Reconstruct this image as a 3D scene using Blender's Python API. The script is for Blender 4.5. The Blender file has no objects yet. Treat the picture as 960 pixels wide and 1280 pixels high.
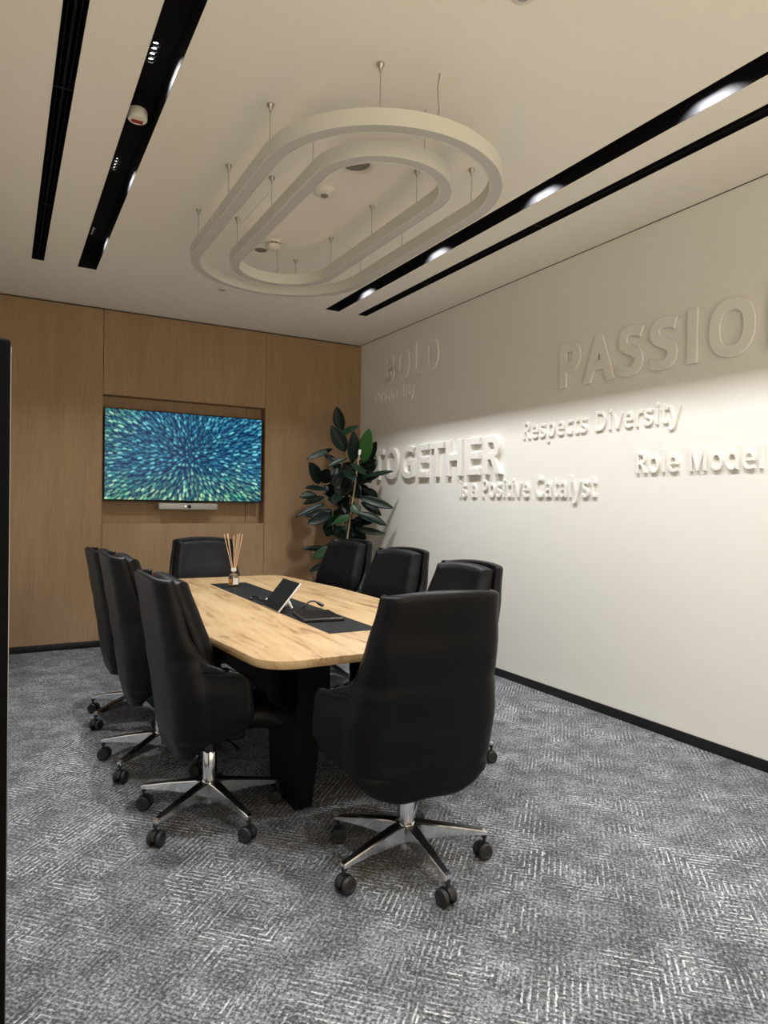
import bpy, bmesh, math, random
from mathutils import Vector, Matrix, Euler
from mathutils.geometry import tessellate_polygon
R = math.radians
PI = math.pi
sc = bpy.context.scene
col = sc.collection

# ------------------------------------------------------------------ camera
F_PX = 839.54
cd = bpy.data.cameras.new('camera')
cam = bpy.data.objects.new('camera', cd)
col.objects.link(cam)
cd.sensor_fit = 'HORIZONTAL'
cd.sensor_width = 36.0
cd.lens = 36.0 * F_PX / 960.0
cd.clip_start = 0.02
FW = Vector((0.49433062, 0.86918746, -0.01226403))
RT = Vector((0.86923787, -0.49413229, 0.01608749))
UP = Vector((-0.00792299, 0.0186129, 0.99979537))
mw = Matrix.Identity(4)
for i in range(3):
    mw[i][0], mw[i][1], mw[i][2] = RT[i], UP[i], -FW[i]
mw[2][3] = 1.3
cam.matrix_world = mw
sc.camera = cam

# ------------------------------------------------------------------ world: warm fill added to lift the ambient, let in by the omitted front wall
w = bpy.data.worlds.new('world')
sc.world = w
w.use_nodes = True
bgn = w.node_tree.nodes['Background']
bgn.inputs['Color'].default_value = (1.0, 0.85, 0.60, 1)
bgn.inputs['Strength'].default_value = 1.9
sc.view_settings.view_transform = 'Standard'
sc.view_settings.look = 'None'
sc.view_settings.exposure = 0.42
sc.view_settings.gamma = 1.0
sc.view_settings.use_curve_mapping = False

LAMP_W = 12.6
LAMP_COL = (0.985, 0.99, 1.0)

# room dimensions (metres)
XL, XR, YF, YB, H = -0.32, 3.309, -1.4, 6.36, 2.977
WL = (0.460, 0.585)      # wide light channel on the left
WR = (2.422, 2.550)      # wide light channel on the right
TLs = (0.165, 0.243)     # thin slot on the left
TRs = (2.735, 2.820)     # thin slot on the right
YE = 5.34                # where channels end
YS = 0.1
CH = 0.1085               # channel depth
LAMPS_Y = (0.775, 1.785, 2.795, 3.815, 4.83)

# ------------------------------------------------------------------ node helpers
class NT:
    def __init__(self, name):
        self.m = bpy.data.materials.new(name)
        self.m.use_nodes = True
        self.t = self.m.node_tree
        self.b = self.t.nodes['Principled BSDF']
    def n(self, typ, **kw):
        nd = self.t.nodes.new(typ)
        for k, v in kw.items():
            setattr(nd, k, v)
        return nd
    def l(self, a, b):
        self.t.links.new(a, b)
    def val(self, sock, v):
        if hasattr(v, 'is_linked') or isinstance(v, bpy.types.NodeSocket):
            self.l(v, sock)
        else:
            sock.default_value = v
    def math(self, op, a, b=0.0, c=None, clamp=False):
        nd = self.n('ShaderNodeMath', operation=op, use_clamp=clamp)
        self.val(nd.inputs[0], a)
        self.val(nd.inputs[1], b)
        if c is not None:
            self.val(nd.inputs[2], c)
        return nd.outputs[0]
    def vmath(self, op, a, b=None, scale=None):
        nd = self.n('ShaderNodeVectorMath', operation=op)
        self.val(nd.inputs[0], a)
        if b is not None:
            self.val(nd.inputs[1], b)
        if scale is not None:
            self.val(nd.inputs['Scale'], scale)
        return nd.outputs[1] if op in ('LENGTH', 'DOT_PRODUCT', 'DISTANCE') else nd.outputs[0]
    def coord(self, kind='Object'):
        return self.n('ShaderNodeTexCoord').outputs[kind]
    def mapping(self, vec, scale=(1, 1, 1), rot=(0, 0, 0), loc=(0, 0, 0)):
        nd = self.n('ShaderNodeMapping')
        self.l(vec, nd.inputs['Vector'])
        nd.inputs['Scale'].default_value = scale
        nd.inputs['Rotation'].default_value = rot
        nd.inputs['Location'].default_value = loc
        return nd.outputs[0]
    def noise(self, vec, scale, detail=3.0, rough=0.55, dist=0.0):
        nd = self.n('ShaderNodeTexNoise')
        self.l(vec, nd.inputs['Vector'])
        nd.inputs['Scale'].default_value = scale
        nd.inputs['Detail'].default_value = detail
        nd.inputs['Roughness'].default_value = rough
        nd.inputs['Distortion'].default_value = dist
        return nd.outputs['Fac'] if 'Fac' in nd.outputs else nd.outputs[0]
    def ramp(self, fac, stops, interp='LINEAR'):
        nd = self.n('ShaderNodeValToRGB')
        e = nd.color_ramp
        e.interpolation = interp
        while len(e.elements) < len(stops):
            e.elements.new(0.5)
        for el, (p, c) in zip(e.elements, stops):
            el.position = p
            el.color = (c[0], c[1], c[2], 1) if hasattr(c, '__len__') else (c, c, c, 1)
        self.l(fac, nd.inputs['Fac'])
        return nd.outputs['Color']
    def mix(self, fac, a, b, blend='MIX'):
        nd = self.n('ShaderNodeMix', data_type='RGBA', blend_type=blend)
        self.val(nd.inputs[0], fac)
        for s, v in ((nd.inputs[6], a), (nd.inputs[7], b)):
            if isinstance(v, (tuple, list)):
                s.default_value = (*v[:3], 1)
            else:
                self.val(s, v)
        return nd.outputs[2]
    def bump(self, height, strength=0.2, dist=0.01):
        nd = self.n('ShaderNodeBump')
        nd.inputs['Strength'].default_value = strength
        nd.inputs['Distance'].default_value = dist
        self.l(height, nd.inputs['Height'])
        self.l(nd.outputs[0], self.b.inputs['Normal'])

def plain(name, c, rough=0.5, metal=0.0, noise_amt=0.06, nscale=30, bump=0.0, coat=0.0, spec=None):
    k = NT(name)
    co = k.coord()
    nz = k.noise(co, nscale, 3)
    a = tuple(max(0, x * (1 - noise_amt)) for x in c)
    b = tuple(min(1, x * (1 + noise_amt)) for x in c)
    k.l(k.mix(nz, a, b), k.b.inputs['Base Color'])
    k.b.inputs['Roughness'].default_value = rough
    k.b.inputs['Metallic'].default_value = metal
    k.b.inputs['Coat Weight'].default_value = coat
    if spec is not None:
        k.b.inputs['Specular IOR Level'].default_value = spec
    if bump:
        k.bump(nz, bump, 0.004)
    return k.m

# ------------------------------------------------------------------ materials
def mat_carpet():
    k = NT('carpet')
    co = k.coord()
    p = k.mapping(co, rot=(0, 0, R(45)))
    def lines(seed, cell, pitch):
        q = k.mapping(p, scale=(1 / cell,) * 3, loc=(seed, seed * 0.7, 0))
        v = k.n('ShaderNodeTexVoronoi', voronoi_dimensions='2D', distance='CHEBYCHEV', feature='F1')
        k.l(q, v.inputs['Vector'])
        v.inputs['Scale'].default_value = 1.0
        v.inputs['Randomness'].default_value = 0.85
        wob = k.noise(p, 60, 1)
        d = k.math('MULTIPLY_ADD', v.outputs['Distance'], cell / pitch, k.math('MULTIPLY', wob, 0.35))
        s = k.math('SINE', k.math('MULTIPLY', d, 2 * PI))
        return s, v.outputs['Color']
    s1, c1 = lines(3.1, 0.36, 0.0205)
    s2, c2 = lines(9.4, 0.23, 0.0165)
    sep = k.n('ShaderNodeSeparateColor'); k.l(c1, sep.inputs[0])
    n1 = k.noise(p, 7, 4, 0.65)
    n2 = k.noise(p, 120, 2, 0.75)
    n3 = k.noise(k.mapping(p, scale=(1, 2.2, 1)), 55, 3, 0.75)
    n4 = k.noise(k.mapping(p, scale=(2.2, 1, 1), loc=(1, 7, 0)), 48, 3, 0.75)
    g = k.math('MULTIPLY_ADD', n1, 0.19, k.math('MULTIPLY_ADD', n2, 0.33, k.math('MULTIPLY_ADD', n3, 0.26, k.math('MULTIPLY', n4, 0.26))))
    g = k.math('MULTIPLY_ADD', s2, 0.020, g)
    base = k.ramp(g, [(0.455, (0.040, 0.042, 0.046)), (0.512, (0.086, 0.090, 0.096)), (0.552, (0.152, 0.157, 0.166)), (0.61, (0.27, 0.276, 0.29))])
    # white yarn lines that come and go
    patch = k.noise(k.mapping(p, loc=(5, 2, 0)), 4.6, 4, 0.7)
    patch = k.ramp(k.math('MULTIPLY_ADD', sep.outputs[0], 0.16, patch), [(0.52, 0.05), (0.70, 1.0)])
    dash = k.ramp(k.noise(p, 30, 3, 0.75), [(0.43, 0.0), (0.53, 1.0)])
    ln = k.ramp(s1, [(0.42, 0.0), (0.85, 1.0)])
    m = k.math('MULTIPLY', k.math('MULTIPLY', ln, patch), dash)
    fine = k.ramp(n2, [(0.38, 0.35), (0.58, 1.0)])
    m = k.math('MULTIPLY', m, fine)
    c = k.mix(k.math('MULTIPLY', m, 0.95), base, (0.58, 0.59, 0.60))
    k.l(c, k.b.inputs['Base Color'])
    k.b.inputs['Roughness'].default_value = 0.95
    k.b.inputs['Specular IOR Level'].default_value = 0.1
    k.bump(k.math('ADD', n2, m), 0.5, 0.004)
    return k.m

def mat_wall_wood():
    k = NT('wood_veneer')
    co = k.coord()
    p = k.mapping(co, scale=(1, 1, 0.03))
    a = k.noise(p, 160, 3, 0.6)
    b = k.noise(k.mapping(co, scale=(1, 1, 0.12)), 9, 3, 0.6)
    f = k.math('ADD', k.math('MULTIPLY', a, 0.5), k.math('MULTIPLY', b, 0.5))
    c = k.ramp(f, [(0.35, (0.275, 0.175, 0.098)), (0.5, (0.32, 0.205, 0.116)), (0.65, (0.36, 0.235, 0.136))])
    k.l(c, k.b.inputs['Base Color'])
    k.b.inputs['Roughness'].default_value = 0.55
    k.b.inputs['Specular IOR Level'].default_value = 0.3
    k.bump(a, 0.06, 0.002)
    return k.m

def mat_oak():
    k = NT('light_oak')
    co = k.coord()
    p = k.mapping(co, scale=(1, 0.10, 1))
    wob = k.noise(k.mapping(co, scale=(1, 0.3, 1)), 4, 3)
    pv = k.n('ShaderNodeVectorMath', operation='ADD')
    k.l(p, pv.inputs[0])
    k.l(k.math('MULTIPLY', wob, 0.08), pv.inputs[1])
    f1 = k.noise(pv.outputs[0], 26, 5, 0.65, 0.6)
    f2 = k.noise(pv.outputs[0], 9, 4, 0.6, 1.2)
    f = k.math('ADD', k.math('MULTIPLY', f1, 0.6), k.math('MULTIPLY', f2, 0.4))
    c = k.ramp(f, [(0.36, (0.14, 0.080, 0.035)), (0.43, (0.275, 0.172, 0.078)), (0.50, (0.34, 0.228, 0.112)), (0.64, (0.39, 0.277, 0.150))])
    crack = k.ramp(k.noise(k.mapping(co, scale=(1, 0.16, 1), loc=(2.3, 0.7, 0)), 19, 5, 0.7, 1.5), [(0.33, 1.0), (0.40, 0.0)])
    c = k.mix(k.math('MULTIPLY', crack, 0.75), c, (0.22, 0.12, 0.05))
    k.l(c, k.b.inputs['Base Color'])
    k.b.inputs['Roughness'].default_value = 0.42
    k.b.inputs['Specular IOR Level'].default_value = 0.35
    k.bump(f1, 0.08, 0.002)
    return k.m

def mat_leather():
    k = NT('black_leather')
    co = k.coord()
    v = k.n('ShaderNodeTexVoronoi')
    k.l(co, v.inputs['Vector'])
    v.inputs['Scale'].default_value = 420
    n1 = k.noise(co, 7, 3)
    k.l(k.mix(n1, (0.0018, 0.0018, 0.0022), (0.003, 0.003, 0.0035)), k.b.inputs['Base Color'])
    k.b.inputs['Roughness'].default_value = 0.40
    k.b.inputs['Specular IOR Level'].default_value = 0.17
    h = k.math('ADD', k.math('MULTIPLY', v.outputs['Distance'], 0.15), k.math('MULTIPLY', k.noise(k.mapping(co, scale=(1, 1, 0.6)), 9, 2), 1.0))
    k.bump(h, 0.12, 0.02)
    return k.m

def mat_screen():
    k = NT('screen_picture')
    co = k.coord()                       # object space: screen centre at the origin, x right, z up (metres)
    sx = k.n('ShaderNodeSeparateXYZ')
    k.l(co, sx.inputs[0])
    cx = k.n('ShaderNodeCombineXYZ')
    k.l(k.math('ADD', sx.outputs[0], -0.02), cx.inputs[0])
    k.l(k.math('ADD', sx.outputs[2], -0.02), cx.inputs[1])
    p = cx.outputs[0]
    def layer(scale, off, wid, ln):
        q = k.mapping(p, scale=(scale,) * 3, loc=(off, off * 1.3, 0))
        v = k.n('ShaderNodeTexVoronoi', voronoi_dimensions='2D', feature='F1')
        k.l(q, v.inputs['Vector'])
        v.inputs['Scale'].default_value = 1.0
        cen = k.vmath('SUBTRACT', v.outputs['Position'], (off, off * 1.3, 0))
        d = k.vmath('SUBTRACT', k.vmath('SUBTRACT', q, (off, off * 1.3, 0)), cen)
        rl = k.vmath('LENGTH', cen)
        rd = k.vmath('NORMALIZE', cen)
        along = k.vmath('DOT_PRODUCT', d, rd)
        d2 = k.vmath('DOT_PRODUCT', d, d)
        perp2 = k.math('SUBTRACT', d2, k.math('MULTIPLY', along, along))
        e1 = k.math('EXPONENT', k.math('MULTIPLY', perp2, -1.0 / (wid * wid)))
        # bright head, tail stretching to the rim with the distance from the centre
        L = k.math('MULTIPLY_ADD', rl, ln / scale * 0.9, 0.22)
        t = k.math('DIVIDE', along, L)
        e2 = k.math('EXPONENT', k.math('MULTIPLY', k.math('MULTIPLY', t, t), -1.0))
        return k.math('MULTIPLY', e1, e2), v.outputs['Color']
    a, ca = layer(25.0, 0.0, 0.21, 1.1)
    b, cb = layer(36.0, 7.7, 0.22, 1.0)
    sa = k.n('ShaderNodeSeparateColor'); k.l(ca, sa.inputs[0])
    sb = k.n('ShaderNodeSeparateColor'); k.l(cb, sb.inputs[0])
    zone = k.noise(p, 3.2, 2, 0.5)
    low = k.ramp(k.math('MULTIPLY_ADD', sx.outputs[2], -1.3, k.math('MULTIPLY', zone, 0.6)), [(0.40, 0.0), (0.78, 1.0)])
    left = k.ramp(k.math('MULTIPLY_ADD', sx.outputs[0], -0.9, k.math('MULTIPLY', sx.outputs[2], 0.5)), [(0.45, 0.0), (0.75, 1.0)])
    green = k.math('MAXIMUM', low, k.math('MULTIPLY', left, 0.7))
    colA = k.mix(green, k.mix(sa.outputs[0], (0.02, 0.22, 0.36), (0.16, 0.62, 0.68)), k.mix(sa.outputs[0], (0.05, 0.42, 0.22), (0.62, 0.90, 0.45)))
    colB = k.mix(green, k.mix(sb.outputs[0], (0.005, 0.06, 0.20), (0.03, 0.30, 0.42)), (0.02, 0.26, 0.22))
    bg = k.mix(zone, (0.0005, 0.010, 0.055), (0.001, 0.028, 0.09))
    amp = k.math('MULTIPLY_ADD', k.math('MULTIPLY', sa.outputs[1], sa.outputs[1]), 1.5, 0.16)
    c1 = k.mix(k.math('MULTIPLY', b, 0.6), bg, colB)
    c2 = k.mix(k.math('MULTIPLY', a, amp, clamp=True), c1, colA)
    k.b.inputs['Base Color'].default_value = (0.004, 0.004, 0.005, 1)
    k.b.inputs['Roughness'].default_value = 0.14
    k.b.inputs['Specular IOR Level'].default_value = 0.14
    k.l(c2, k.b.inputs['Emission Color'])
    k.b.inputs['Emission Strength'].default_value = 0.9
    return k.m

def emit(name, c, s):
    k = NT(name)
    k.b.inputs['Base Color'].default_value = (*c, 1)
    k.b.inputs['Emission Color'].default_value = (*c, 1)
    k.b.inputs['Emission Strength'].default_value = s
    return k.m

def glass(name, c, ior=1.45, rough=0.0):
    k = NT(name)
    k.b.inputs['Base Color'].default_value = (*c, 1)
    k.b.inputs['Transmission Weight'].default_value = 1.0
    k.b.inputs['Roughness'].default_value = rough
    k.b.inputs['IOR'].default_value = ior
    return k.m

def mat_leaf():
    k = NT('rubber_plant_leaf')
    at = k.n('ShaderNodeAttribute', attribute_name='leafuv')
    s = k.n('ShaderNodeSeparateXYZ'); k.l(at.outputs['Vector'], s.inputs[0])
    rib = k.ramp(k.math('ABSOLUTE', s.outputs[0]), [(0.02, 1.0), (0.07, 0.0)])
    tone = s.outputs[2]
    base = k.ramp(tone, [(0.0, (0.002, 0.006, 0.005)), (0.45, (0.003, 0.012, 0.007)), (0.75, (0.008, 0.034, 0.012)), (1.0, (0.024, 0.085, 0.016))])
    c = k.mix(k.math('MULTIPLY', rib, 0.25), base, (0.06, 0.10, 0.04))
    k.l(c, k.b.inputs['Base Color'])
    k.b.inputs['Roughness'].default_value = 0.38
    k.b.inputs['Specular IOR Level'].default_value = 0.22
    vein = k.math('SINE', k.math('MULTIPLY', k.math('ADD', s.outputs[1], k.math('MULTIPLY', k.math('ABSOLUTE', s.outputs[0]), -0.3)), 70))
    k.bump(vein, 0.08, 0.002)
    return k.m

M = dict(
    carpet=mat_carpet(),
    veneer=mat_wall_wood(),
    oak=mat_oak(),
    leather=mat_leather(),
    screen=mat_screen(),
    leaf=mat_leaf(),
    plaster=plain('white_plaster', (0.78, 0.77, 0.735), 0.85, 0, 0.015, 90, 0.05, spec=0.2),
    ceiling=plain('ceiling_paint', (0.86, 0.825, 0.765), 0.9, 0, 0.012, 60, 0.03, spec=0.15),
    black=plain('matte_black_metal', (0.006, 0.006, 0.007), 0.55, 0, 0.1, 40, spec=0.3),
    panelblack=plain('black_board_face', (0.0025, 0.0025, 0.003), 0.7, 0, 0.1, 40, spec=0.05),
    channel=plain('black_channel_paint', (0.008, 0.008, 0.009), 0.75, 0, 0.08, 40, spec=0.12),
    tablebase=plain('black_table_base', (0.004, 0.0042, 0.005), 0.55, 0, 0.1, 40, spec=0.15),
    inlay=plain('black_inlay', (0.006, 0.0064, 0.0072), 0.6, 0, 0.12, 120, 0.05, spec=0.15),
    skirting=plain('black_skirting', (0.005, 0.005, 0.006), 0.4, 0, 0.1, 30),
    shadowgap=plain('dark_shadow_gap', (0.03, 0.02, 0.012), 0.8, 0, 0.1, 30),
    chrome=plain('polished_chrome', (0.80, 0.80, 0.81), 0.12, 1.0, 0.02, 20),
    steel=plain('brushed_steel', (0.42, 0.40, 0.37), 0.35, 1.0, 0.05, 60),
    darkmetal=plain('dark_mechanism', (0.02, 0.02, 0.022), 0.45, 0.6, 0.1, 30),
    plastic=plain('black_plastic', (0.010, 0.010, 0.011), 0.38, 0, 0.1, 40),
    rubber=plain('black_rubber', (0.008, 0.008, 0.008), 0.6, 0, 0.1, 40),
    housing=plain('pale_grey_housing', (0.62, 0.605, 0.565), 0.6, 0, 0.03, 240, 0.06),
    diffuser=plain('opal_diffuser', (0.50, 0.49, 0.465), 0.5, 0, 0.02, 30),
    whiteplastic=plain('white_plastic', (0.72, 0.69, 0.63), 0.45, 0, 0.02, 20),
    grille=plain('grey_grille', (0.20, 0.19, 0.17), 0.6, 0, 0.25, 260),
    red=plain('red_lens', (0.30, 0.012, 0.012), 0.3, 0, 0.15, 80),
    silver=plain('silver_grey_plastic', (0.36, 0.35, 0.34), 0.4, 0.3, 0.04, 50),
    tvframe=plain('black_tv_frame', (0.006, 0.006, 0.007), 0.3, 0, 0.1, 30),
    blackglass=plain('black_glass', (0.004, 0.004, 0.005), 0.28, 0, 0.1, 10, spec=0.3),
    whitebody=plain('white_device_body', (0.70, 0.69, 0.68), 0.35, 0, 0.02, 20),
    bottle=glass('clear_bottle_glass', (0.95, 0.93, 0.88)),
    amber=glass('amber_liquid', (0.80, 0.42, 0.10), 1.36),
    paper=plain('white_paper_label', (0.72, 0.69, 0.64), 0.7, 0, 0.05, 300),
    reed=plain('pale_reed', (0.62, 0.42, 0.26), 0.7, 0, 0.15, 90),
    bark=plain('brown_stem', (0.10, 0.085, 0.055), 0.8, 0, 0.3, 60, 0.3),
    stake=plain('pale_stake', (0.32, 0.26, 0.15), 0.6, 0, 0.2, 50),
    stakecap=plain('white_stake_cap', (0.85, 0.84, 0.78), 0.4, 0, 0.02, 20),
    pot=plain('dark_planter', (0.03, 0.03, 0.032), 0.5, 0, 0.1, 20),
    soil=plain('potting_soil', (0.02, 0.013, 0.008), 0.95, 0, 0.5, 90, 0.6),
    lens=emit('lamp_lens', (1.0, 0.97, 0.92), 12.0),
    reflector=plain('dark_reflector', (0.12, 0.12, 0.125), 0.15, 1.0, 0.05, 20),
    brass=plain('brass_tip', (0.85, 0.72, 0.5), 0.2, 1.0, 0.02, 20),
    indicator=emit('white_indicator', (1, 1, 1), 1.5),
)

# ------------------------------------------------------------------ mesh helpers
def link(name, bm, mat, parent=None, smooth=True, angle=40, recalc=True):
    if recalc:
        bmesh.ops.recalc_face_normals(bm, faces=bm.faces)
    me = bpy.data.meshes.new(name)
    bm.to_mesh(me)
    bm.free()
    if smooth:
        for pz in me.polygons:
            pz.use_smooth = True
        try:
            me.set_sharp_from_angle(angle=R(angle))
        except Exception:
            pass
    me.materials.append(M[mat] if isinstance(mat, str) else mat)
    o = bpy.data.objects.new(name, me)
    col.objects.link(o)
    if parent is not None:
        o.parent = parent
    return o

def tag(o, label, cat, group=None):
    o['label'] = label
    o['category'] = cat
    if group:
        o['group'] = group
    return o

def thing(name, label, cat, loc=(0, 0, 0), rz=0.0, group=None):
    o = bpy.data.objects.new(name, None)
    col.objects.link(o)
    o.empty_display_size = 0.1
    o.location = loc
    o.rotation_euler = (0, 0, rz)
    return tag(o, label, cat, group)

def struct(o):
    o['kind'] = 'structure'
    return o

def add_box(bm, x0, x1, y0, y1, z0, z1, bev=0.0, seg=2):
    b = bmesh.new()
    vs = [b.verts.new((x, y, z)) for x in (x0, x1) for y in (y0, y1) for z in (z0, z1)]
    for f in ((0, 1, 3, 2), (4, 6, 7, 5), (0, 4, 5, 1), (2, 3, 7, 6), (0, 2, 6, 4), (1, 5, 7, 3)):
        b.faces.new([vs[i] for i in f])
    bmesh.ops.recalc_face_normals(b, faces=b.faces)
    if bev > 0:
        bmesh.ops.bevel(b, geom=list(b.edges), offset=bev, segments=seg, profile=0.5, affect='EDGES')
    join(bm, b)

def join(bm, b, mtx=None):
    mp = {}
    for v in b.verts:
        mp[v] = bm.verts.new(mtx @ v.co if mtx else v.co)
    for f in b.faces:
        try:
            bm.faces.new([mp[v] for v in f.verts])
        except ValueError:
            pass
    b.free()

def box(name, mat, x0, x1, y0, y1, z0, z1, bev=0.0, parent=None, seg=2):
    bm = bmesh.new()
    add_box(bm, x0, x1, y0, y1, z0, z1, bev, seg)
    return link(name, bm, mat, parent)

def add_lathe(bm, prof, seg=32, c=(0, 0, 0), mtx=None):
    rings = []
    T = mtx or Matrix.Identity(4)
    for r, z in prof:
        if r < 1e-6:
            rings.append([bm.verts.new(T @ Vector((c[0], c[1], c[2] + z)))])
        else:
            rings.append([bm.verts.new(T @ Vector((c[0] + r * math.cos(2 * PI * i / seg), c[1] + r * math.sin(2 * PI * i / seg), c[2] + z))) for i in range(seg)])
    for a, b in zip(rings, rings[1:]):
        for i in range(seg):
            j = (i + 1) % seg
            if len(a) == 1 and len(b) == 1:
                continue
            if len(a) == 1:
                bm.faces.new((a[0], b[i], b[j]))
            elif len(b) == 1:
                bm.faces.new((a[i], a[j], b[0]))
            else:
                bm.faces.new((a[i], a[j], b[j], b[i]))

def add_tube(bm, pts, rad, seg=8, cap=True):
    pts = [Vector(p) for p in pts]
    n = len(pts)
    rads = rad if isinstance(rad, (list, tuple)) else [rad] * n
    rings = []
    prev = None
    for i, p in enumerate(pts):
        t = (pts[min(i + 1, n - 1)] - pts[max(i - 1, 0)]).normalized()
        if prev is None:
            a = Vector((1, 0, 0)) if abs(t.x) < 0.8 else Vector((0, 1, 0))
            u = t.cross(a).normalized()
        else:
            u = (prev - t * prev.dot(t)).normalized()
        prev = u
        v = t.cross(u)
        rings.append([bm.verts.new(p + (u * math.cos(2 * PI * k / seg) + v * math.sin(2 * PI * k / seg)) * rads[i]) for k in range(seg)])
    for a, b in zip(rings, rings[1:]):
        for k in range(seg):
            j = (k + 1) % seg
            bm.faces.new((a[k], a[j], b[j], b[k]))
    if cap:
        bm.faces.new(rings[0][::-1])
        bm.faces.new(rings[-1])

def add_prism(bm, poly, z0, z1, bev=0.0, seg=2):
    b = bmesh.new()
    lo = [b.verts.new((x, y, z0)) for x, y in poly]
    hi = [b.verts.new((x, y, z1)) for x, y in poly]
    n = len(poly)
    b.faces.new(lo[::-1])
    b.faces.new(hi)
    for i in range(n):
        j = (i + 1) % n
        b.faces.new((lo[i], lo[j], hi[j], hi[i]))
    bmesh.ops.recalc_face_normals(b, faces=b.faces)
    if bev:
        ed = [e for e in b.edges if abs(e.verts[0].co.z - e.verts[1].co.z) < 1e-6]
        bmesh.ops.bevel(b, geom=ed, offset=bev, segments=seg, profile=0.5, affect='EDGES')
    join(bm, b)

def add_hexa(bm, lo, hi, z0, z1, bev=0.0):
    """frustum between two rectangles (x0,x1,y0,y1)"""
    b = bmesh.new()
    a = [b.verts.new((x, y, z0)) for x, y in ((lo[0], lo[2]), (lo[1], lo[2]), (lo[1], lo[3]), (lo[0], lo[3]))]
    c = [b.verts.new((x, y, z1)) for x, y in ((hi[0], hi[2]), (hi[1], hi[2]), (hi[1], hi[3]), (hi[0], hi[3]))]
    b.faces.new(a[::-1]); b.faces.new(c)
    for i in range(4):
        j = (i + 1) % 4
        b.faces.new((a[i], a[j], c[j], c[i]))
    bmesh.ops.recalc_face_normals(b, faces=b.faces)
    if bev:
        bmesh.ops.bevel(b, geom=list(b.edges), offset=bev, segments=2, profile=0.5, affect='EDGES')
    join(bm, b)

def lerp_tab(tab, x):
    tab = sorted(tab)
    if x <= tab[0][0]:
        return tab[0][1]
    for (a, va), (b, vb) in zip(tab, tab[1:]):
        if x <= b:
            t = (x - a) / (b - a)
            t = t * t * (3 - 2 * t) * 0.5 + t * 0.5
            return va + (vb - va) * t
    return tab[-1][1]

def inflate(bm, S, nu, nv, half, us=None, vs=None):
    """closed padded sheet around the surface S(u,v), u,v in 0..1; edges are rounded off"""
    us = us or [0.5 - 0.5 * math.cos(PI * i / nu) for i in range(nu + 1)]
    vs = vs or [0.5 - 0.5 * math.cos(PI * i / nv) for i in range(nv + 1)]
    P = [[Vector(S(u, v)) for u in us] for v in vs]
    nr, nc = len(vs), len(us)
    du = [[0.0] * nc for _ in range(nr)]
    dv = [[0.0] * nc for _ in range(nr)]
    for r in range(nr):
        for c in range(1, nc):
            du[r][c] = du[r][c - 1] + (P[r][c] - P[r][c - 1]).length
    for c in range(nc):
        for r in range(1, nr):
            dv[r][c] = dv[r - 1][c] + (P[r][c] - P[r - 1][c]).length
    A = [[None] * nc for _ in range(nr)]
    B = [[None] * nc for _ in range(nr)]
    for r in range(nr):
        for c in range(nc):
            tu = P[r][min(c + 1, nc - 1)] - P[r][max(c - 1, 0)]
            tv = P[min(r + 1, nr - 1)][c] - P[max(r - 1, 0)][c]
            n = tu.cross(tv)
            n = n.normalized() if n.length > 1e-12 else Vector((0, 0, 1))
            d = min(du[r][c], du[r][-1] - du[r][c], dv[r][c], dv[-1][c] - dv[r][c])
            h = half(us[c], vs[r], P[r][c]) if callable(half) else half
            e = min(1.0, d / h)
            k = h * math.sqrt(max(0.0, 1 - (1 - e) ** 2))
            edge = r in (0, nr - 1) or c in (0, nc - 1)
            if edge:
                A[r][c] = B[r][c] = bm.verts.new(P[r][c])
            else:
                A[r][c] = bm.verts.new(P[r][c] + n * k)
                B[r][c] = bm.verts.new(P[r][c] - n * k)
    for r in range(nr - 1):
        for c in range(nc - 1):
            for G, rev in ((A, 0), (B, 1)):
                q = [G[r][c], G[r][c + 1], G[r + 1][c + 1], G[r + 1][c]]
                if len(set(q)) < 4:
                    continue
                try:
                    bm.faces.new(q[::-1] if rev else q)
                except ValueError:
                    pass

# ------------------------------------------------------------------ the room
fl = bmesh.new()
add_box(fl, XL - 0.1, XR + 0.1, YF, YB + 0.25, -0.05, 0.0)
struct(link('floor', fl, 'carpet'))

cl = bmesh.new()
for x0, x1 in ((XL - 0.1, TLs[0]), (TLs[1], WL[0]), (WL[1], WR[0]), (WR[1], TRs[0]), (TRs[1], XR + 0.1)):
    add_box(cl, x0, x1, YS, YE, H, H + 0.06)
add_box(cl, XL - 0.1, XR + 0.1, YF, YS, H, H + 0.06)
add_box(cl, XL - 0.1, XR + 0.1, YE, YB + 0.25, H, H + 0.06)
struct(link('ceiling', cl, 'ceiling'))

wr = bmesh.new()
add_box(wr, XR, XR + 0.1, YF, YB + 0.25, 0, H - 0.004)
struct(link('wall_right', wr, 'plaster'))
wl = bmesh.new()
add_box(wl, XL - 0.1, XL, YF, YB + 0.25, 0, H)
struct(link('wall_left', wl, 'plaster'))

# wood panelling with a recess for the screen
NX0, NX1, NZ0, NZ1, ND = 0.763, 2.252, 1.088, 2.224, 0.13
g = 0.0018
wb = bmesh.new()
TOPZ = H - 0.014
for x0, x1 in ((XL, NX0 - g), (NX1 + g, XR)):
    add_box(wb, x0, x1, YB, YB + 0.02, 0, TOPZ, 0.0008, 1)
add_box(wb, NX0 + g, NX1 - g, YB, YB + 0.02, NZ1, TOPZ, 0.0008, 1)
add_box(wb, NX0 + g, NX1 - g, YB, YB + 0.02, 0, NZ0, 0.0008, 1)
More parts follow.
